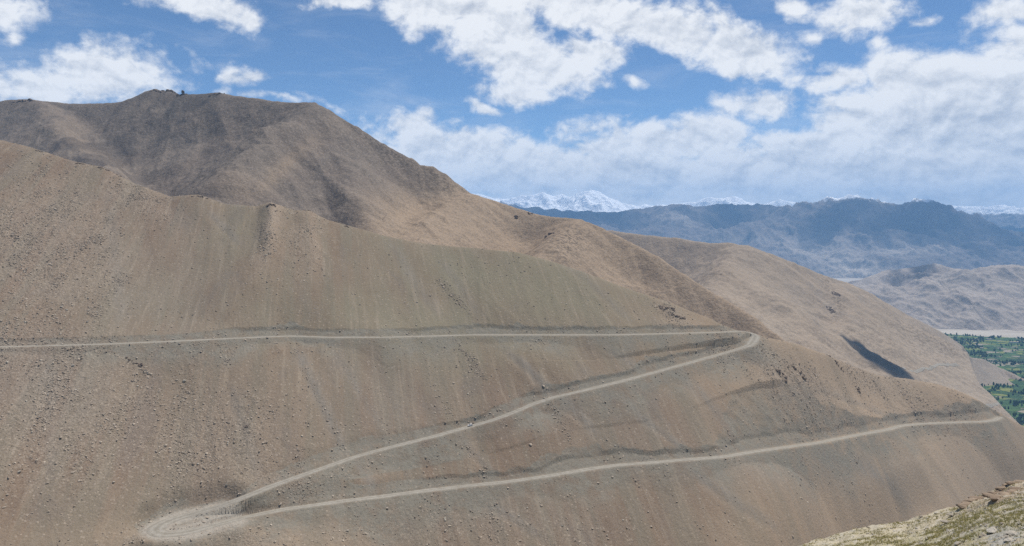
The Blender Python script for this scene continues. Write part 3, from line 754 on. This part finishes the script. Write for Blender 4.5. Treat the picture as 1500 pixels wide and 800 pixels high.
# ================================================================== VALLEY FLOOR
FLOOR = -900.0
def floor_material():
    m, nt = material('valley_floor')
    P = nt.pos()
    n = nt.noise(nt.mapping(P, scale=(1 / 900, 1 / 300, 1)), 1.0, 6, .6, .5)
    c = nt.mix(nt.ramp(n, .4, .6), (.36, .31, .25), (.45, .40, .33))
    nt.put(nt.b.inputs['Base Color'], c)
    return m
def sheet(name, x0, x1, y0, y1, z, mat, n=40):
    X, Yg = np.meshgrid(np.linspace(x0, x1, n), np.linspace(y0, y1, n))
    return tag(link(name, mesh_np(name, np.stack([X, Yg, np.full_like(X, z)], -1).reshape(-1, 3), grid_faces(n, n), mat)), kind='structure')
sheet('valley_floor', -31000, 31000, -600, 31000, FLOOR, floor_material())
def fields_material():
    m, nt = material('green_fields')
    P = nt.pos()
    W = nt.vmath('ADD', P, nt.vmath('MULTIPLY', nt.vmath('SUBTRACT', nt.add('ShaderNodeTexNoise').outputs['Color'], (.5, .5, .5)), (0, 0, 0)))
    Q = nt.mapping(P, rot=(0, 0, R(18)), scale=(1 / 75, 1 / 48, 1))
    v = nt.sep(nt.voro(Q, 1.0, 'Color', rand=.85))
    e = nt.voro(Q, 1.0, 'Distance', 'DISTANCE_TO_EDGE', .85)
    c = nt.mix(v[0], (.035, .075, .028), (.085, .145, .045))
    c = nt.mix(nt.math('GREATER_THAN', v[1], .80), c, (.20, .215, .06))
    c = nt.mix(nt.math('GREATER_THAN', v[2], .86), c, (.30, .255, .185))
    big = nt.noise(P, 1 / 260, 5, .6)
    c = nt.mix(nt.ramp(big, .52, .64, 0, .75), c, (.028, .055, .030))
    c = nt.mix(nt.ramp(e, .08, .03, 0, .7), c, (.025, .045, .022))
    nt.put(nt.b.inputs['Base Color'], c)
    nt.put(nt.b.inputs['Normal'], nt.bump(nt.noise(P, 1 / 9, 4, .6), 4.0))
    return m
# oasis outline on the floor, ragged edge, built as its own sheet a little above the floor
gx, gy = np.meshgrid(np.linspace(1700, 8200, 330), np.linspace(2600, 6650, 260))
edge_n = fbm(gx / 500, gy / 400, 4, 61) * 260
far_edge = np.interp(gx, [3400, 3700, 4000, 4300, 8000], [6500, 6320, 6150, 6080, 5950]) + edge_n * .35
left_edge = np.interp(gy, [2600, 3400, 4300, 6600], [1500, 1900, 2500, 3300]) + edge_n * .5
inside = (gy < far_edge) & (gx > left_edge)
keep = inside[:-1, :-1] & inside[1:, 1:]
vz = FLOOR + 2.5 + fbm(gx / 200, gy / 200, 2, 6) * 1.0
tag(link('green_fields', mesh_np('green_fields', np.stack([gx, gy, vz], -1).reshape(-1, 3), grid_faces(260, 330, keep), fields_material())), kind='structure')

def leaf_mat():
    m, nt = material('tree_leaves')
    c = nt.mix(nt.attr('shade'), (.022, .050, .020), (.070, .115, .042))
    nt.put(nt.b.inputs['Base Color'], c); return m
# groves: one mass nobody could count at this distance
rt = np.random.default_rng(8)
N = 26000
tx = rt.uniform(2000, 6500, N); ty = rt.uniform(3200, 6480, N)
fe = np.interp(tx, [3400, 3700, 4000, 4300, 8000], [6500, 6320, 6150, 6080, 5950])
le = np.interp(ty, [2600, 3400, 4300, 6600], [1500, 1900, 2500, 3300])
g = vnoise(tx / 170, ty / 90, 71); g2 = np.abs(vnoise(tx / 120 + 3, ty / 70, 72) - .5)
gsel = (ty < fe - 10) & (tx > le) & ((g > .60) | (g2 < .030)) & (tx / ty * F + CX < 1620)
tx, ty = tx[gsel], ty[gsel]
hs = rt.uniform(7, 15, len(tx))
shp = [V0 * np.array([.42, .42, .75]) * (1 + .25 * rt.normal(size=(12, 1))) for _ in range(8)]
S = np.array(shp)[rt.integers(0, 8, len(tx))] * hs[:, None, None]
S = S + np.stack([tx, ty, np.full(len(tx), FLOOR + 3) + hs * .5], 1)[:, None, :]
Fs = (F0[None] + (np.arange(len(tx)) * 12)[:, None, None]).reshape(-1, 3)
tag(link('valley_groves', mesh_np('valley_groves', S.reshape(-1, 3), Fs, leaf_mat(), {'shade': np.repeat(rt.uniform(0, 1, len(tx)), 12)}, False)),
    'dark green poplar and willow groves between the fields of the valley', 'trees', kind='stuff')

# pale flat-roofed buildings in the oasis
mat_wall = flat_mat('mud_wall', (.62, .57, .49), .9, .08, .2)
mat_roof = flat_mat('earth_roof', (.42, .36, .28), .9, .1, .2)
mat_win = flat_mat('dark_window', (.05, .05, .055), .3, .1)
def box_np(c, s):
    v = np.array([(x, y, z) for z in (-.5, .5) for y in (-.5, .5) for x in (-.5, .5)]) * s + c
    f = np.array([(0, 2, 3, 1), (4, 5, 7, 6), (0, 1, 5, 4), (2, 6, 7, 3), (0, 4, 6, 2), (1, 3, 7, 5)])
    return v, f
def boxes(name, L, mat, parent=None):
    vs, fs = [], []
    for k, (c, s) in enumerate(L):
        v, f = box_np(np.array(c), np.array(s)); vs.append(v); fs.append(f + 8 * k)
    return link(name, mesh_np(name, np.concatenate(vs), np.concatenate(fs), mat, None, False), parent)
def house(px, py, w, h, d, label, group=None):
    Y = FLOOR / ((HZ - py) / F); p = pt(px, py, Y); p[2] = FLOOR + 2.6
    e = bpy.data.objects.new('farm_building', None); COL.objects.link(e); e.location = p
    tag(e, label, 'building', group)
    boxes('wall', [((0, 0, h / 2), (w, d, h))], mat_wall, e)
    boxes('roof', [((0, 0, h + .3), (w + 1, d + 1, .6))], mat_roof, e)
    n = max(2, int(w / 8))
    for k in range(n): boxes('window', [(((k + .5) / n * w - w / 2, -d / 2 - .05, h * .55), (2.0, .2, 1.6))], mat_win, e)
    return e
house(1449, 498.5, 42, 8, 18, 'pale building at the far edge of the green valley, left of the long white one')
house(1486, 503, 70, 9, 20, 'long white building on the far edge of the green valley at the picture edge')
house(1431, 498.5, 26, 6, 14, 'small pale building on the far edge of the green valley, leftmost of three')
house(1436, 507.5, 26, 7, 14, 'small pale building inside the green fields, the farther of two')
house(1438, 511, 24, 7, 14, 'small pale building inside the green fields, the nearer of two')
house(1418, 492.5, 24, 7, 12, 'small whitish building near the left tip of the green valley')

# ================================================================== WHITE CAR on the middle road
def car():
    j = int(np.argmin(np.abs(RI - (iU + MID.index((690, 624)))))); p = RP[j]; t = RP[j + 1] - RP[j - 1]
    e = bpy.data.objects.new('parked_car', None); COL.objects.link(e); e.location = (p[0], p[1], p[2] + .16)
    e.rotation_euler = (0, 0, math.atan2(t[1], t[0]))
    tag(e, 'white car standing on the middle stretch of the mountain road', 'car')
    paint = flat_mat('white_paint', (.80, .80, .79), .3, .02); glass = flat_mat('car_glass', (.03, .035, .04), .15, .1)
    rub = flat_mat('tyre_rubber', (.03, .03, .03), .9, .1); lamp = flat_mat('lamp_lens', (.6, .6, .55), .2, .1); red = flat_mat('tail_lens', (.4, .03, .02), .2, .1)
    prof = [(-2.25, .45), (2.25, .45), (2.3, .85), (2.1, 1.08), (1.15, 1.18), (.55, 1.78), (-1.7, 1.82), (-2.2, 1.2)]
    n = len(prof); v = []
    for s in (-1, 1):
        for x, z in prof: v.append((x, s * (.92 if z < 1.3 else .74), z))
    f4 = [[i, (i + 1) % n, (i + 1) % n + n, i + n] for i in range(n)]
    me = bpy.data.meshes.new('body'); me.from_pydata(v, [], f4 + [list(range(n))[::-1], list(range(n, 2 * n))]); me.materials.append(paint); me.update()
    link('body', me, e)
    def quad(name, vs, mat):
        m_ = bpy.data.meshes.new(name); m_.from_pydata(vs, [], [(0, 1, 2, 3)]); m_.materials.append(mat); m_.update(); link(name, m_, e)
    quad('windscreen', [(1.13, -.80, 1.24), (1.13, .80, 1.24), (.62, .70, 1.74), (.62, -.70, 1.74)], glass)
    quad('rear_window', [(-2.14, .78, 1.30), (-2.14, -.78, 1.30), (-1.78, -.70, 1.76), (-1.78, .70, 1.76)], glass)
    for s in (-1, 1):
        quad('side_window', [(.95, s * .90, 1.25), (-1.95, s * .90, 1.28), (-1.65, s * .775, 1.72), (.55, s * .775, 1.70)], glass)
        for x in (-1.4, 1.42):
            a = np.linspace(0, 2 * math.pi, 19)[:-1]
            vv = [(x + .36 * math.cos(q), s * y, .36 + .36 * math.sin(q)) for y in (.72, .96) for q in a]
            m_ = bpy.data.meshes.new('wheel'); m_.from_pydata(vv, [], [[i, (i + 1) % 18, (i + 1) % 18 + 18, i + 18] for i in range(18)] + [list(range(18)), list(range(18, 36))]); m_.materials.append(rub); m_.update(); link('wheel', m_, e)
        boxes('headlight', [((2.27, s * .65, .88), (.1, .34, .16))], lamp, e)
        boxes('tail_light', [((-2.26, s * .78, 1.05), (.1, .16, .34))], red, e)
car()

# ================================================================== FOREGROUND HILLSIDE (the one the viewer stands on)
FC = [(-400, 1500), (200, 1180), (700, 960), (1000, 868), (1150, 812), (1185, 799), (1240, 783), (1290, 772), (1330, 765), (1370, 752), (1400, 741), (1430, 728), (1450, 720), (1475, 710), (1500, 705), (1530, 697), (1600, 672), (1800, 600), (2600, 400)]
fg = Terrain(-400, 2600, 1500, np.concatenate([np.geomspace(5, 22, 40), np.linspace(22.3, 80, 330), np.geomspace(81, 470, 60)]))
pc = interp(fg.PX, FC, 1); Yc = 72 + 3 * fbm(fg.PX / 160, 0 * fg.PX, 3, 4)
zcr = (HZ - pc) / F * Yc
Yb = 40.0; zb = (HZ - (pc + 100)) / F * Yb
rb_ = (pc + 100 - HZ) / F
zf = np.where(fg.YY < Yb, -fg.YY * (rb_ + np.maximum(.62 - rb_, 0) * (1 - smooth(5, 38, fg.YY))), zb + (zcr - zb) * (fg.YY - Yb) / (Yc - Yb))
d = fg.YY - Yc
zfb = zcr - .85 * (np.sqrt(np.maximum(d, 0) ** 2 + 2) - 1.414)
zf = np.where(d > 0, zfb, zf)
m_ = smooth(0, 12, fg.YY - 6)
lump = smooth(.55, .8, vnoise(fg.XX / 1.1, fg.YY / 1.4, 3)) * .16 + fbm(fg.XX / .7, fg.YY / .9, 3, 4, .6) * .09
zf = zf + (fbm(fg.XX / 7, fg.YY / 7, 4, 31) * .55 + lump) * m_
scarp = blobs(fg.PX, HZ - zf / fg.YY * F, [(1440, 728, 50, 14, -28, 1)])
zf = zf - scarp * smooth(.55, .7, vnoise(fg.XX / 1.6 + fg.YY * .3, fg.YY / 3, 81)) * .5
fg.Z = zf
def fg_material():
    m, nt = material('grassy_hillside')
    P = nt.pos()
    n = nt.noise(P, .16, 5, .6, .4); n2 = nt.noise(P, 1.1, 5, .65)
    c = nt.mix(nt.ramp(n2, .35, .65), (.42, .355, .245), (.56, .49, .37))
    gr = nt.math('MULTIPLY', nt.attr('green'), nt.ramp(n, .34, .56, .35, 1))
    c = nt.mix(nt.math('MULTIPLY', gr, nt.ramp(nt.noise(P, .9, 4, .7), .38, .56)), c, (.36, .325, .16))
    c = nt.mix(nt.math('MULTIPLY', nt.attr('bluegrey'), nt.ramp(n2, .4, .55)), c, (.27, .28, .27))
    c = nt.mix(nt.math('MULTIPLY', nt.attr('brown'), .8), c, (.30, .215, .145))
    v = nt.sep(nt.voro(P, 3.2, 'Color'))
    c = nt.mix(nt.math('MULTIPLY', nt.math('GREATER_THAN', v[0], .78), .6), c, (.50, .45, .36))
    nt.put(nt.b.inputs['Base Color'], c)
    nt.put(nt.b.inputs['Normal'], nt.bump(nt.noise(P, 2.2, 6, .7), .25))
    return m
fpy = fg.py()
up_ = fpy - pc                                    # pixels below the crest line
fw = fbm(fg.XX / 5, fg.YY / 5, 3, 44) * 16
green = smooth(8, 45, up_ + fw) * .9 + .25
bluegrey = blobs(fg.PX + fw * 2, fpy + fw, [(1470, 785, 70, 22, -12, 1), (1540, 770, 60, 40, 0, .9)])
brown = blobs(fg.PX, fpy + fw * .4, [(1480, 722, 70, 14, -20, 1), (1560, 700, 60, 20, -20, 1)])
fg.build('grassy_hillside', fg_material(), {'green': np.clip(green * (1 - bluegrey), 0, 1), 'bluegrey': bluegrey, 'brown': brown})
# grass tufts, stones
fvis = (fg.PX > 1080) & (fg.PX < 1750) & (fg.YY > 22) & (fg.YY < Yc + .5) & (fpy < 900)
def fsample(n, w, r):
    w = (w * fvis * fg.YY ** 1).ravel(); w[fg.YY.ravel() < 22.3] = 0
    c = np.cumsum(w); c /= c[-1]; i = np.minimum(np.searchsorted(c, r.uniform(0, 1, n)), c.size - 1)
    return np.stack([fg.XX.ravel()[i] + r.uniform(-.03, .03, n), fg.YY.ravel()[i] + r.uniform(-.05, .05, n), fg.Z.ravel()[i]], 1)
rg = np.random.default_rng(4)
G = fsample(26000, green * (1 - .9 * bluegrey) * (1 - .7 * brown) * smooth(.3, .6, vnoise(fg.XX / 1.3, fg.YY / 1.3, 9)), rg)
nb = 7
ang = rg.uniform(0, 6.283, (len(G), nb)); rad = rg.uniform(.0, .09, (len(G), nb)); hh = rg.uniform(.07, .20, (len(G), nb)); ln = rg.uniform(.0, .10, (len(G), nb))
bx = G[:, None, 0] + np.cos(ang) * rad; by = G[:, None, 1] + np.sin(ang) * rad; bz = np.repeat(G[:, None, 2], nb, 1) - .02
wa = rg.uniform(0, 6.283, (len(G), nb)); wd = .018
v0 = np.stack([bx - np.cos(wa) * wd, by - np.sin(wa) * wd, bz], -1); v1 = np.stack([bx + np.cos(wa) * wd, by + np.sin(wa) * wd, bz], -1)
v2_ = np.stack([bx + np.cos(ang) * ln, by + np.sin(ang) * ln, bz + hh], -1)
GV = np.stack([v0, v1, v2_], 2).reshape(-1, 3); GF = np.arange(len(GV)).reshape(-1, 3)
mg, ntg = material('dry_grass')
ntg.put(ntg.b.inputs['Base Color'], ntg.mix(ntg.attr('shade'), (.36, .33, .12), (.66, .58, .32)))
tag(link('grass', mesh_np('grass', GV, GF, mg, {'shade': np.repeat(rg.uniform(0, 1, len(G)), nb * 3)}, False)), 'yellow green grass tufts on the near hillside at the lower right', 'grass', kind='stuff')
Ps = fsample(6000, .4 + bluegrey * 2.5 + brown * .6, rg)
mat_fgrock = rock_mat('near_stone', (.27, .23, .18), (.56, .51, .43), (.36, .31, .24))
tag(scatter_mesh('loose_stones', Ps, np.clip(.06 + rg.pareto(3, 6000) * .08, .05, .32), mat_fgrock, seed=9), 'pale loose stones on the grassy near hillside', 'stones', kind='stuff')
def fg_hit(px, py):
    z = fg.column(px); ray = (HZ - py) / F * fg.Y; g = z - ray
    k = len(g) - 1 - np.argmax((g[::-1] > 0) & (fg.Y[::-1] < 85)); 
    # first crossing from the viewer beyond 24 m
    s = np.where((g[1:] > 0) & (g[:-1] <= 0) & (fg.Y[1:] > 24))[0]
    k = s[0] + 1 if len(s) else k
    return np.array([(px - CX) / F * fg.Y[k], fg.Y[k], z[k]])
bm2 = []
for k in range(5):
    V = rock_shape(V1, rb, 12); bm2.append(mesh_np('stone', V * .5, F1, mat_fgrock, {'shade': np.full(len(V), rb.uniform(.3, .9))}, False))
spots = [(1395, 755, .9, 'flat pale stone on the grassy crest left of the brown cracked ledge'), (1388, 766, 1.1, 'broad pale stone in the dry grass under the crest stone'), (1372, 752, .7, 'small pale stone lying on the grassy crest line, leftmost on the crest'),
         (1425, 757, .9, 'pinkish white stone in the grass below the brown ledge'), (1455, 780, 1.5, 'large blue grey boulder low in the right corner'), (1484, 782, 1.2, 'blue grey boulder at the corner, right of the large one'),
         (1478, 793, .9, 'dark grey stone at the very bottom right corner'), (1405, 796, .8, 'grey stone at the bottom edge in green grass'), (1352, 797, .6, 'small pale stone at the bottom edge, left of the grey stone')]
for px_, py_, s_0, lab in spots:
    p = fg_hit(px_, py_); o = link('stone', bm2[rb.integers(0, 5)])
    o.location = (p[0], p[1], p[2] + .02); o.scale = (s_0 * .8, s_0 * .55, s_0 * .32); o.rotation_euler = (0, 0, rb.uniform(-.5, .5)); tag(o, lab, 'stone')
# brown cracked ledge: slabs of earth and rock overhanging along the crest
def ledge(a, b, n, label, seed, hgt=.5):
    r = np.random.default_rng(seed); vs, fs = [], []; off = 0; p0 = fg_hit((a[0] + b[0]) / 2, (a[1] + b[1]) / 2)
    A3, B3 = fg_hit(*a), fg_hit(*b); A3[1] = min(A3[1], 72); B3[1] = min(B3[1], 72)
    n = n * 2
    for k in range(n):
        t = (k + r.uniform(-.3, .3)) / max(n - 1, 1)
        p = A3 + t * (B3 - A3); p[2] = fg.height(p[0], p[1])
        V = rock_shape(V1, r, 9) * np.array([.5, .35, hgt * .5]) * r.uniform(.6, 1.2)
        V = V + p + np.array([0, 0, .05]) - p0; vs.append(V); fs.append(F1 + off); off += len(V)
    me = mesh_np('rock_ledge', np.concatenate(vs), np.concatenate(fs), mat_ledge, {'shade': np.repeat(r.uniform(0, 1, n), len(V1))}, False)
    return tag(link('rock_ledge', me, loc=p0), label, 'ledge')
mat_ledge = rock_mat('ledge_rock', (.24, .18, .13), (.36, .28, .205), (.20, .145, .105))
ledge((1412, 744), (1447, 727), 13, 'long brown cracked ledge along the edge of the grassy crest', 1)
ledge((1452, 727), (1474, 712), 9, 'brown cracked ledge climbing to the right above the long one', 2)
ledge((1458, 732), (1488, 718), 9, 'lower brown crack of rock parallel to the crest ledge near the picture edge', 3, .35)
ledge((1481, 709), (1493, 707), 9, 'thin brown rocks on the highest part of the grassy crest', 4, .5)

# ================================================================== CLOUDS that shade parts of the land (high above the frame)
cloud_mat = bpy.data.materials.new('cloud'); cloud_mat.use_nodes = True
cb = cloud_mat.node_tree.nodes['Principled BSDF']; cb.inputs['Base Color'].default_value = (.93, .94, .96, 1); cb.inputs['Roughness'].default_value = 1; cb.inputs['Specular IOR Level'].default_value = 0
ct = cloud_mat.node_tree; ctr = ct.nodes.new('ShaderNodeBsdfTransparent'); cmx = ct.nodes.new('ShaderNodeMixShader'); cmx.inputs[0].default_value = .16
ct.links.new(ctr.outputs[0], cmx.inputs[1]); ct.links.new(cb.outputs[0], cmx.inputs[2]); ct.links.new(cmx.outputs[0], ct.nodes['Material Output'].inputs[0])
sunv = np.array([math.sin(SUN_AZ) * math.cos(SUN_EL), math.cos(SUN_AZ) * math.cos(SUN_EL), math.sin(SUN_EL)])
cloud_vs, cloud_fs, coff = [], [], 0
def cloud_over(target, rx, ry, n, H=None, seed=0, rot=0.0, lump=.42):
    """puffs of one cumulus placed up-sun of a spot on the ground; never lower than 18 degrees over the viewer"""
    global coff
    r = np.random.default_rng(seed); t = 300.0
    while True:
        c = target + sunv * t
        if c[2] > .36 * c[1] + .2 * (rx + ry) and c[2] > 1700 + .3 * min(rx, ry): break
        t += 50
    for k in range(n):
        a = r.uniform(0, 6.283); q = math.sqrt(r.uniform(0, 1))
        x, y = math.cos(a) * q * rx, math.sin(a) * q * ry
        x, y = x * math.cos(rot) - y * math.sin(rot), x * math.sin(rot) + y * math.cos(rot)
        s = r.uniform(.5, 1.0) * lump * min(rx, ry) * (1.15 - q * .6)
        V = V2 * s * np.array([1.2, 1.2, .7]); V = V * (1 + .18 * r.normal(size=(len(V), 1)).clip(-1, 1) * .5)
        cloud_vs.append(V + c + np.array([x, y, r.uniform(0, .3) * s])); cloud_fs.append(F2 + coff); coff += len(V)
cloud_over(TB.hit(1290, 528), 125, 62, 190, seed=1, rot=R(-52), lump=.5)
cloud_over(TA.hit(270, 190), 800, 330, 6, seed=2, lump=.42)
cloud_over(TD.hit(1350, 330), 2500, 900, 90, seed=4, lump=.5)
cloud_over(TD.hit(1080, 325), 1500, 600, 60, seed=5, lump=.5)
cloud_over(TD.hit(860, 320), 1700, 900, 60, seed=6, lump=.5)
cloud_over(TC.hit(1330, 405), 260, 180, 30, seed=7, lump=.5)
cl = link('clouds', mesh_np('clouds', np.concatenate(cloud_vs), np.concatenate(cloud_fs), cloud_mat))
tag(cl, kind='structure')

# ================================================================== HAZE
def haze_box():
    x, y0, y1, z0, z1 = 33000, -900, 32000, FLOOR - 700, 1500
    v, f = box_np(np.array([0, (y0 + y1) / 2, (z0 + z1) / 2]), np.array([2 * x, y1 - y0, z1 - z0]))
    m = bpy.data.materials.new('haze'); m.use_nodes = True; t = m.node_tree; t.nodes.clear()
    o = t.nodes.new('ShaderNodeOutputMaterial'); p = t.nodes.new('ShaderNodeVolumePrincipled')
    p.inputs['Color'].default_value = (.31, .60, 1.0, 1); p.inputs['Density'].default_value = 3.9e-5; p.inputs['Anisotropy'].default_value = .0
    t.links.new(p.outputs[0], o.inputs['Volume'])
    h = link('haze', mesh_np('haze', v, f, m, None, False)); tag(h, 'thin blue haze filling the air over the valley', 'haze', kind='stuff')
haze_box()

# ================================================================== SKY
world = bpy.data.worlds.new('World'); scene.world = world; world.use_nodes = True
wt = world.node_tree; wt.nodes.clear(); nt = NT(wt)
out = nt.add('ShaderNodeOutputWorld')
sky = nt.add('ShaderNodeTexSky', sky_type='NISHITA', sun_disc=False)
sky.sun_elevation = SUN_EL; sky.sun_rotation = SUN_AZ; sky.altitude = 4500; sky.air_density = 1.0; sky.dust_density = .6; sky.ozone_density = 2.0
SKYC = nt.mix(1.0, sky.outputs[0], (.84, 1.0, 1.08), 'MULTIPLY')
D = nt.add('ShaderNodeTexCoord').outputs['Generated']
dx, dy, dz = nt.sep(D)[:3]
az = nt.math('ARCTAN2', dx, dy); el = nt.math('ARCSINE', dz)
AE = nt.comb(az, el, 0.0)
def ae(px, py):
    x, z = (px - CX) / F, (HZ - py) / F
    return math.atan2(x, 1), math.asin(z / math.sqrt(1 + x * x + z * z))
ELL = [  # centre x, y, radii, tilt (degrees, clockwise on the picture), weight; traced in bearing and elevation
 (8, 8, 50, 32, 0, 1), (33, 50, 20, 14, 0, .75), (150, 112, 125, 46, -8, .92), (60, 128, 85, 34, 0, .95), (-5, 122, 36, 42, 0, .8),
 (300, 4, 85, 22, 6, 1), (362, 20, 26, 18, 35, .85), (380, 116, 44, 11, 10, .62), (337, 110, 18, 8, 10, .6), (334, 130, 16, 9, 10, .72), (415, 146, 60, 7, 8, .6),
 (505, 2, 60, 13, 0, .95), (650, 5, 110, 45, 15, 1.2), (720, 45, 95, 55, 20, 1.2), (785, 95, 75, 48, 10, 1.15), (760, 130, 60, 26, -5, 1), (862, 76, 72, 24, 0, 1), (712, 162, 36, 12, 25, .8), (925, 116, 26, 12, 10, .6),
 (870, 12, 170, 34, 12, 1.15), (980, 40, 110, 34, 20, 1.15), (1080, 80, 90, 34, 18, 1.15), (1135, 88, 24, 18, 0, .6),
 (1168, 18, 38, 20, 10, .95), (1262, 22, 62, 36, 0, 1), (1290, 60, 30, 18, 0, .7), (1340, 18, 34, 8, 0, .55), (1195, 60, 26, 14, 0, .5), (1114, 160, 52, 28, 10, 1.1),
 (1238, 122, 52, 26, -5, 1.0), (1320, 110, 75, 42, 0, 1.2), (1300, 190, 105, 72, 0, 1.3), (1390, 170, 160, 90, 0, 1.6), (1480, 140, 90, 70, 0, 1.5), (1450, 230, 220, 90, 0, 1.7), (1250, 250, 260, 56, 0, 1.5), (1560, 180, 200, 140, 0, 1.6),
 (1470, 68, 60, 18, -10, .65), (1480, 10, 60, 22, 0, .85), (600, 190, 46, 26, 10, .95), (640, 225, 100, 38, 20, 1.1), (740, 250, 170, 50, 10, 1.3), (880, 262, 220, 58, 0, 1.4), (960, 215, 80, 40, 0, 1.15), (1020, 205, 80, 36, 0, 1.2), (1080, 248, 120, 38, 0, 1.3),
 (840, 296, 200, 26, 0, 1.4), (850, 195, 150, 24, -6, .5), (470, 155, 60, 10, 20, .45), (1400, 290, 260, 22, 0, 1.2), (1000, 286, 60, 20, 0, .9), (1700, 120, 200, 120, 0, 1.2), (-200, 100, 140, 80, 0, 1.1), (-260, -60, 160, 60, 0, 1)]
def density(vec, det, nd=6):
    wv = nt.add('ShaderNodeTexNoise'); nt.put(wv.inputs['Vector'], vec); wv.inputs['Scale'].default_value = 9; wv.inputs['Detail'].default_value = 3
    wv2 = nt.vmath('MULTIPLY', nt.vmath('SUBTRACT', wv.outputs['Color'], (.5, .5, .5)), (.075, .05, 0))
    q = nt.vmath('ADD', vec, wv2)
    acc = None
    for (cx, cy, rx, ry, rot, w) in ELL:
        a0, e0 = ae(cx, cy); k = 1 / F * math.cos(a0) ** 1.4
        mp = nt.mapping(q, loc=(a0, e0, 0), rot=(0, 0, -R(rot)), scale=(rx * 1.15 * k, ry * 1.15 / F, 1), kind='TEXTURE')
        ln_ = nt.vmath('LENGTH', mp)
        v = nt.math('MULTIPLY', nt.math('SUBTRACT', 1.25, ln_), w)
        acc = v if acc is None else nt.math('SMOOTH_MAX', acc, v, .10)
    s = nt.mapping(vec, scale=(1, 1.3, 1))
    n1 = nt.noise(s, 13, nd, det, .35)
    n2 = nt.noise(s, 42, 6, .62, .2)
    d = nt.math('ADD', acc, nt.math('MULTIPLY', nt.math('SUBTRACT', n1, .5), 1.7))
    d = nt.math('ADD', d, nt.math('MULTIPLY', nt.math('SUBTRACT', n2, .5), 1.0))
    return d, n1, n2
dn, n1, n2 = density(AE, .58)
cov = nt.ramp(dn, .16, .82)
cov = nt.math('POWER', cov, 1.15)
# sunlit tops and grey undersides: compare the puffs with the same puffs a little higher up
s_hi = nt.mapping(nt.vmath('ADD', AE, (-.006, .013, 0)), scale=(1, 1.3, 1))
n1h = nt.noise(s_hi, 13, 6, .58, .35)
relief = nt.math('MULTIPLY', nt.math('SUBTRACT', n1, n1h), 3.2)
s2_hi = nt.mapping(nt.vmath('ADD', AE, (-.003, .006, 0)), scale=(1, 1.3, 1))
relief = nt.math('ADD', relief, nt.math('MULTIPLY', nt.math('SUBTRACT', n2, nt.noise(s2_hi, 42, 6, .62, .2)), 1.5))
thick = nt.ramp(dn, .7, 2.2)
lit = nt.math('ADD', nt.math('SUBTRACT', .88, nt.math('MULTIPLY', thick, .36)), relief)
lit = nt.math('ADD', lit, nt.math('MULTIPLY', nt.math('SUBTRACT', nt.noise(nt.mapping(AE, scale=(1, 1.8, 1)), 8, 4, .55), .5), .7), clamp=True)
ccol = nt.mix(lit, (.50, .54, .61), (.93, .935, .94))
bg1 = nt.add('ShaderNodeBackground'); nt.put(bg1.inputs[0], SKYC); bg1.inputs[1].default_value = .100
bg2 = nt.add('ShaderNodeBackground'); nt.put(bg2.inputs[0], ccol); bg2.inputs[1].default_value = 1.0
mx = nt.add('ShaderNodeMixShader')
veil = nt.ramp(nt.noise(nt.mapping(AE, rot=(0, 0, R(12)), scale=(1, 4, 1)), 6, 5, .6, .5), .46, .8, 0, .26)
up_only = nt.ramp(dz, -.02, .01)
nt.put(mx.inputs[0], nt.math('MULTIPLY', nt.math('MAXIMUM', nt.math('MULTIPLY', cov, .96), veil), up_only)); nt.l.new(bg1.outputs[0], mx.inputs[1]); nt.l.new(bg2.outputs[0], mx.inputs[2])
nt.l.new(mx.outputs[0], out.inputs[0])
world.cycles.sampling_method = 'MANUAL'; world.cycles.sample_map_resolution = 512

# ================================================================== SUN, CAMERA, RENDER
sd = bpy.data.lights.new('sun', 'SUN'); sd.energy = 4.6; sd.angle = R(.5); sd.color = (1, .955, .89)
so = bpy.data.objects.new('sun', sd); COL.objects.link(so)
from mathutils import Vector
so.rotation_euler = Vector(tuple(sunv)).to_track_quat('Z', 'Y').to_euler()
cam = bpy.data.cameras.new('camera'); cam.sensor_width = 36; cam.lens = F / 1500 * 36; cam.shift_y = -(400 - HZ) / 1500
cam.clip_start = .5; cam.clip_end = 80000
co = bpy.data.objects.new('camera', cam); COL.objects.link(co); co.rotation_euler = (R(90), 0, 0); scene.camera = co
vs_ = scene.view_settings; vs_.view_transform = 'Standard'; vs_.look = 'None'; vs_.gamma = 1; vs_.use_curve_mapping = False; vs_.exposure = .10
scene.cycles.use_denoising = False
scene.cycles.max_bounces = 6; scene.cycles.diffuse_bounces = 2; scene.cycles.volume_bounces = 1; scene.cycles.transparent_max_bounces = 48
scene.cycles.volume_step_rate = 1
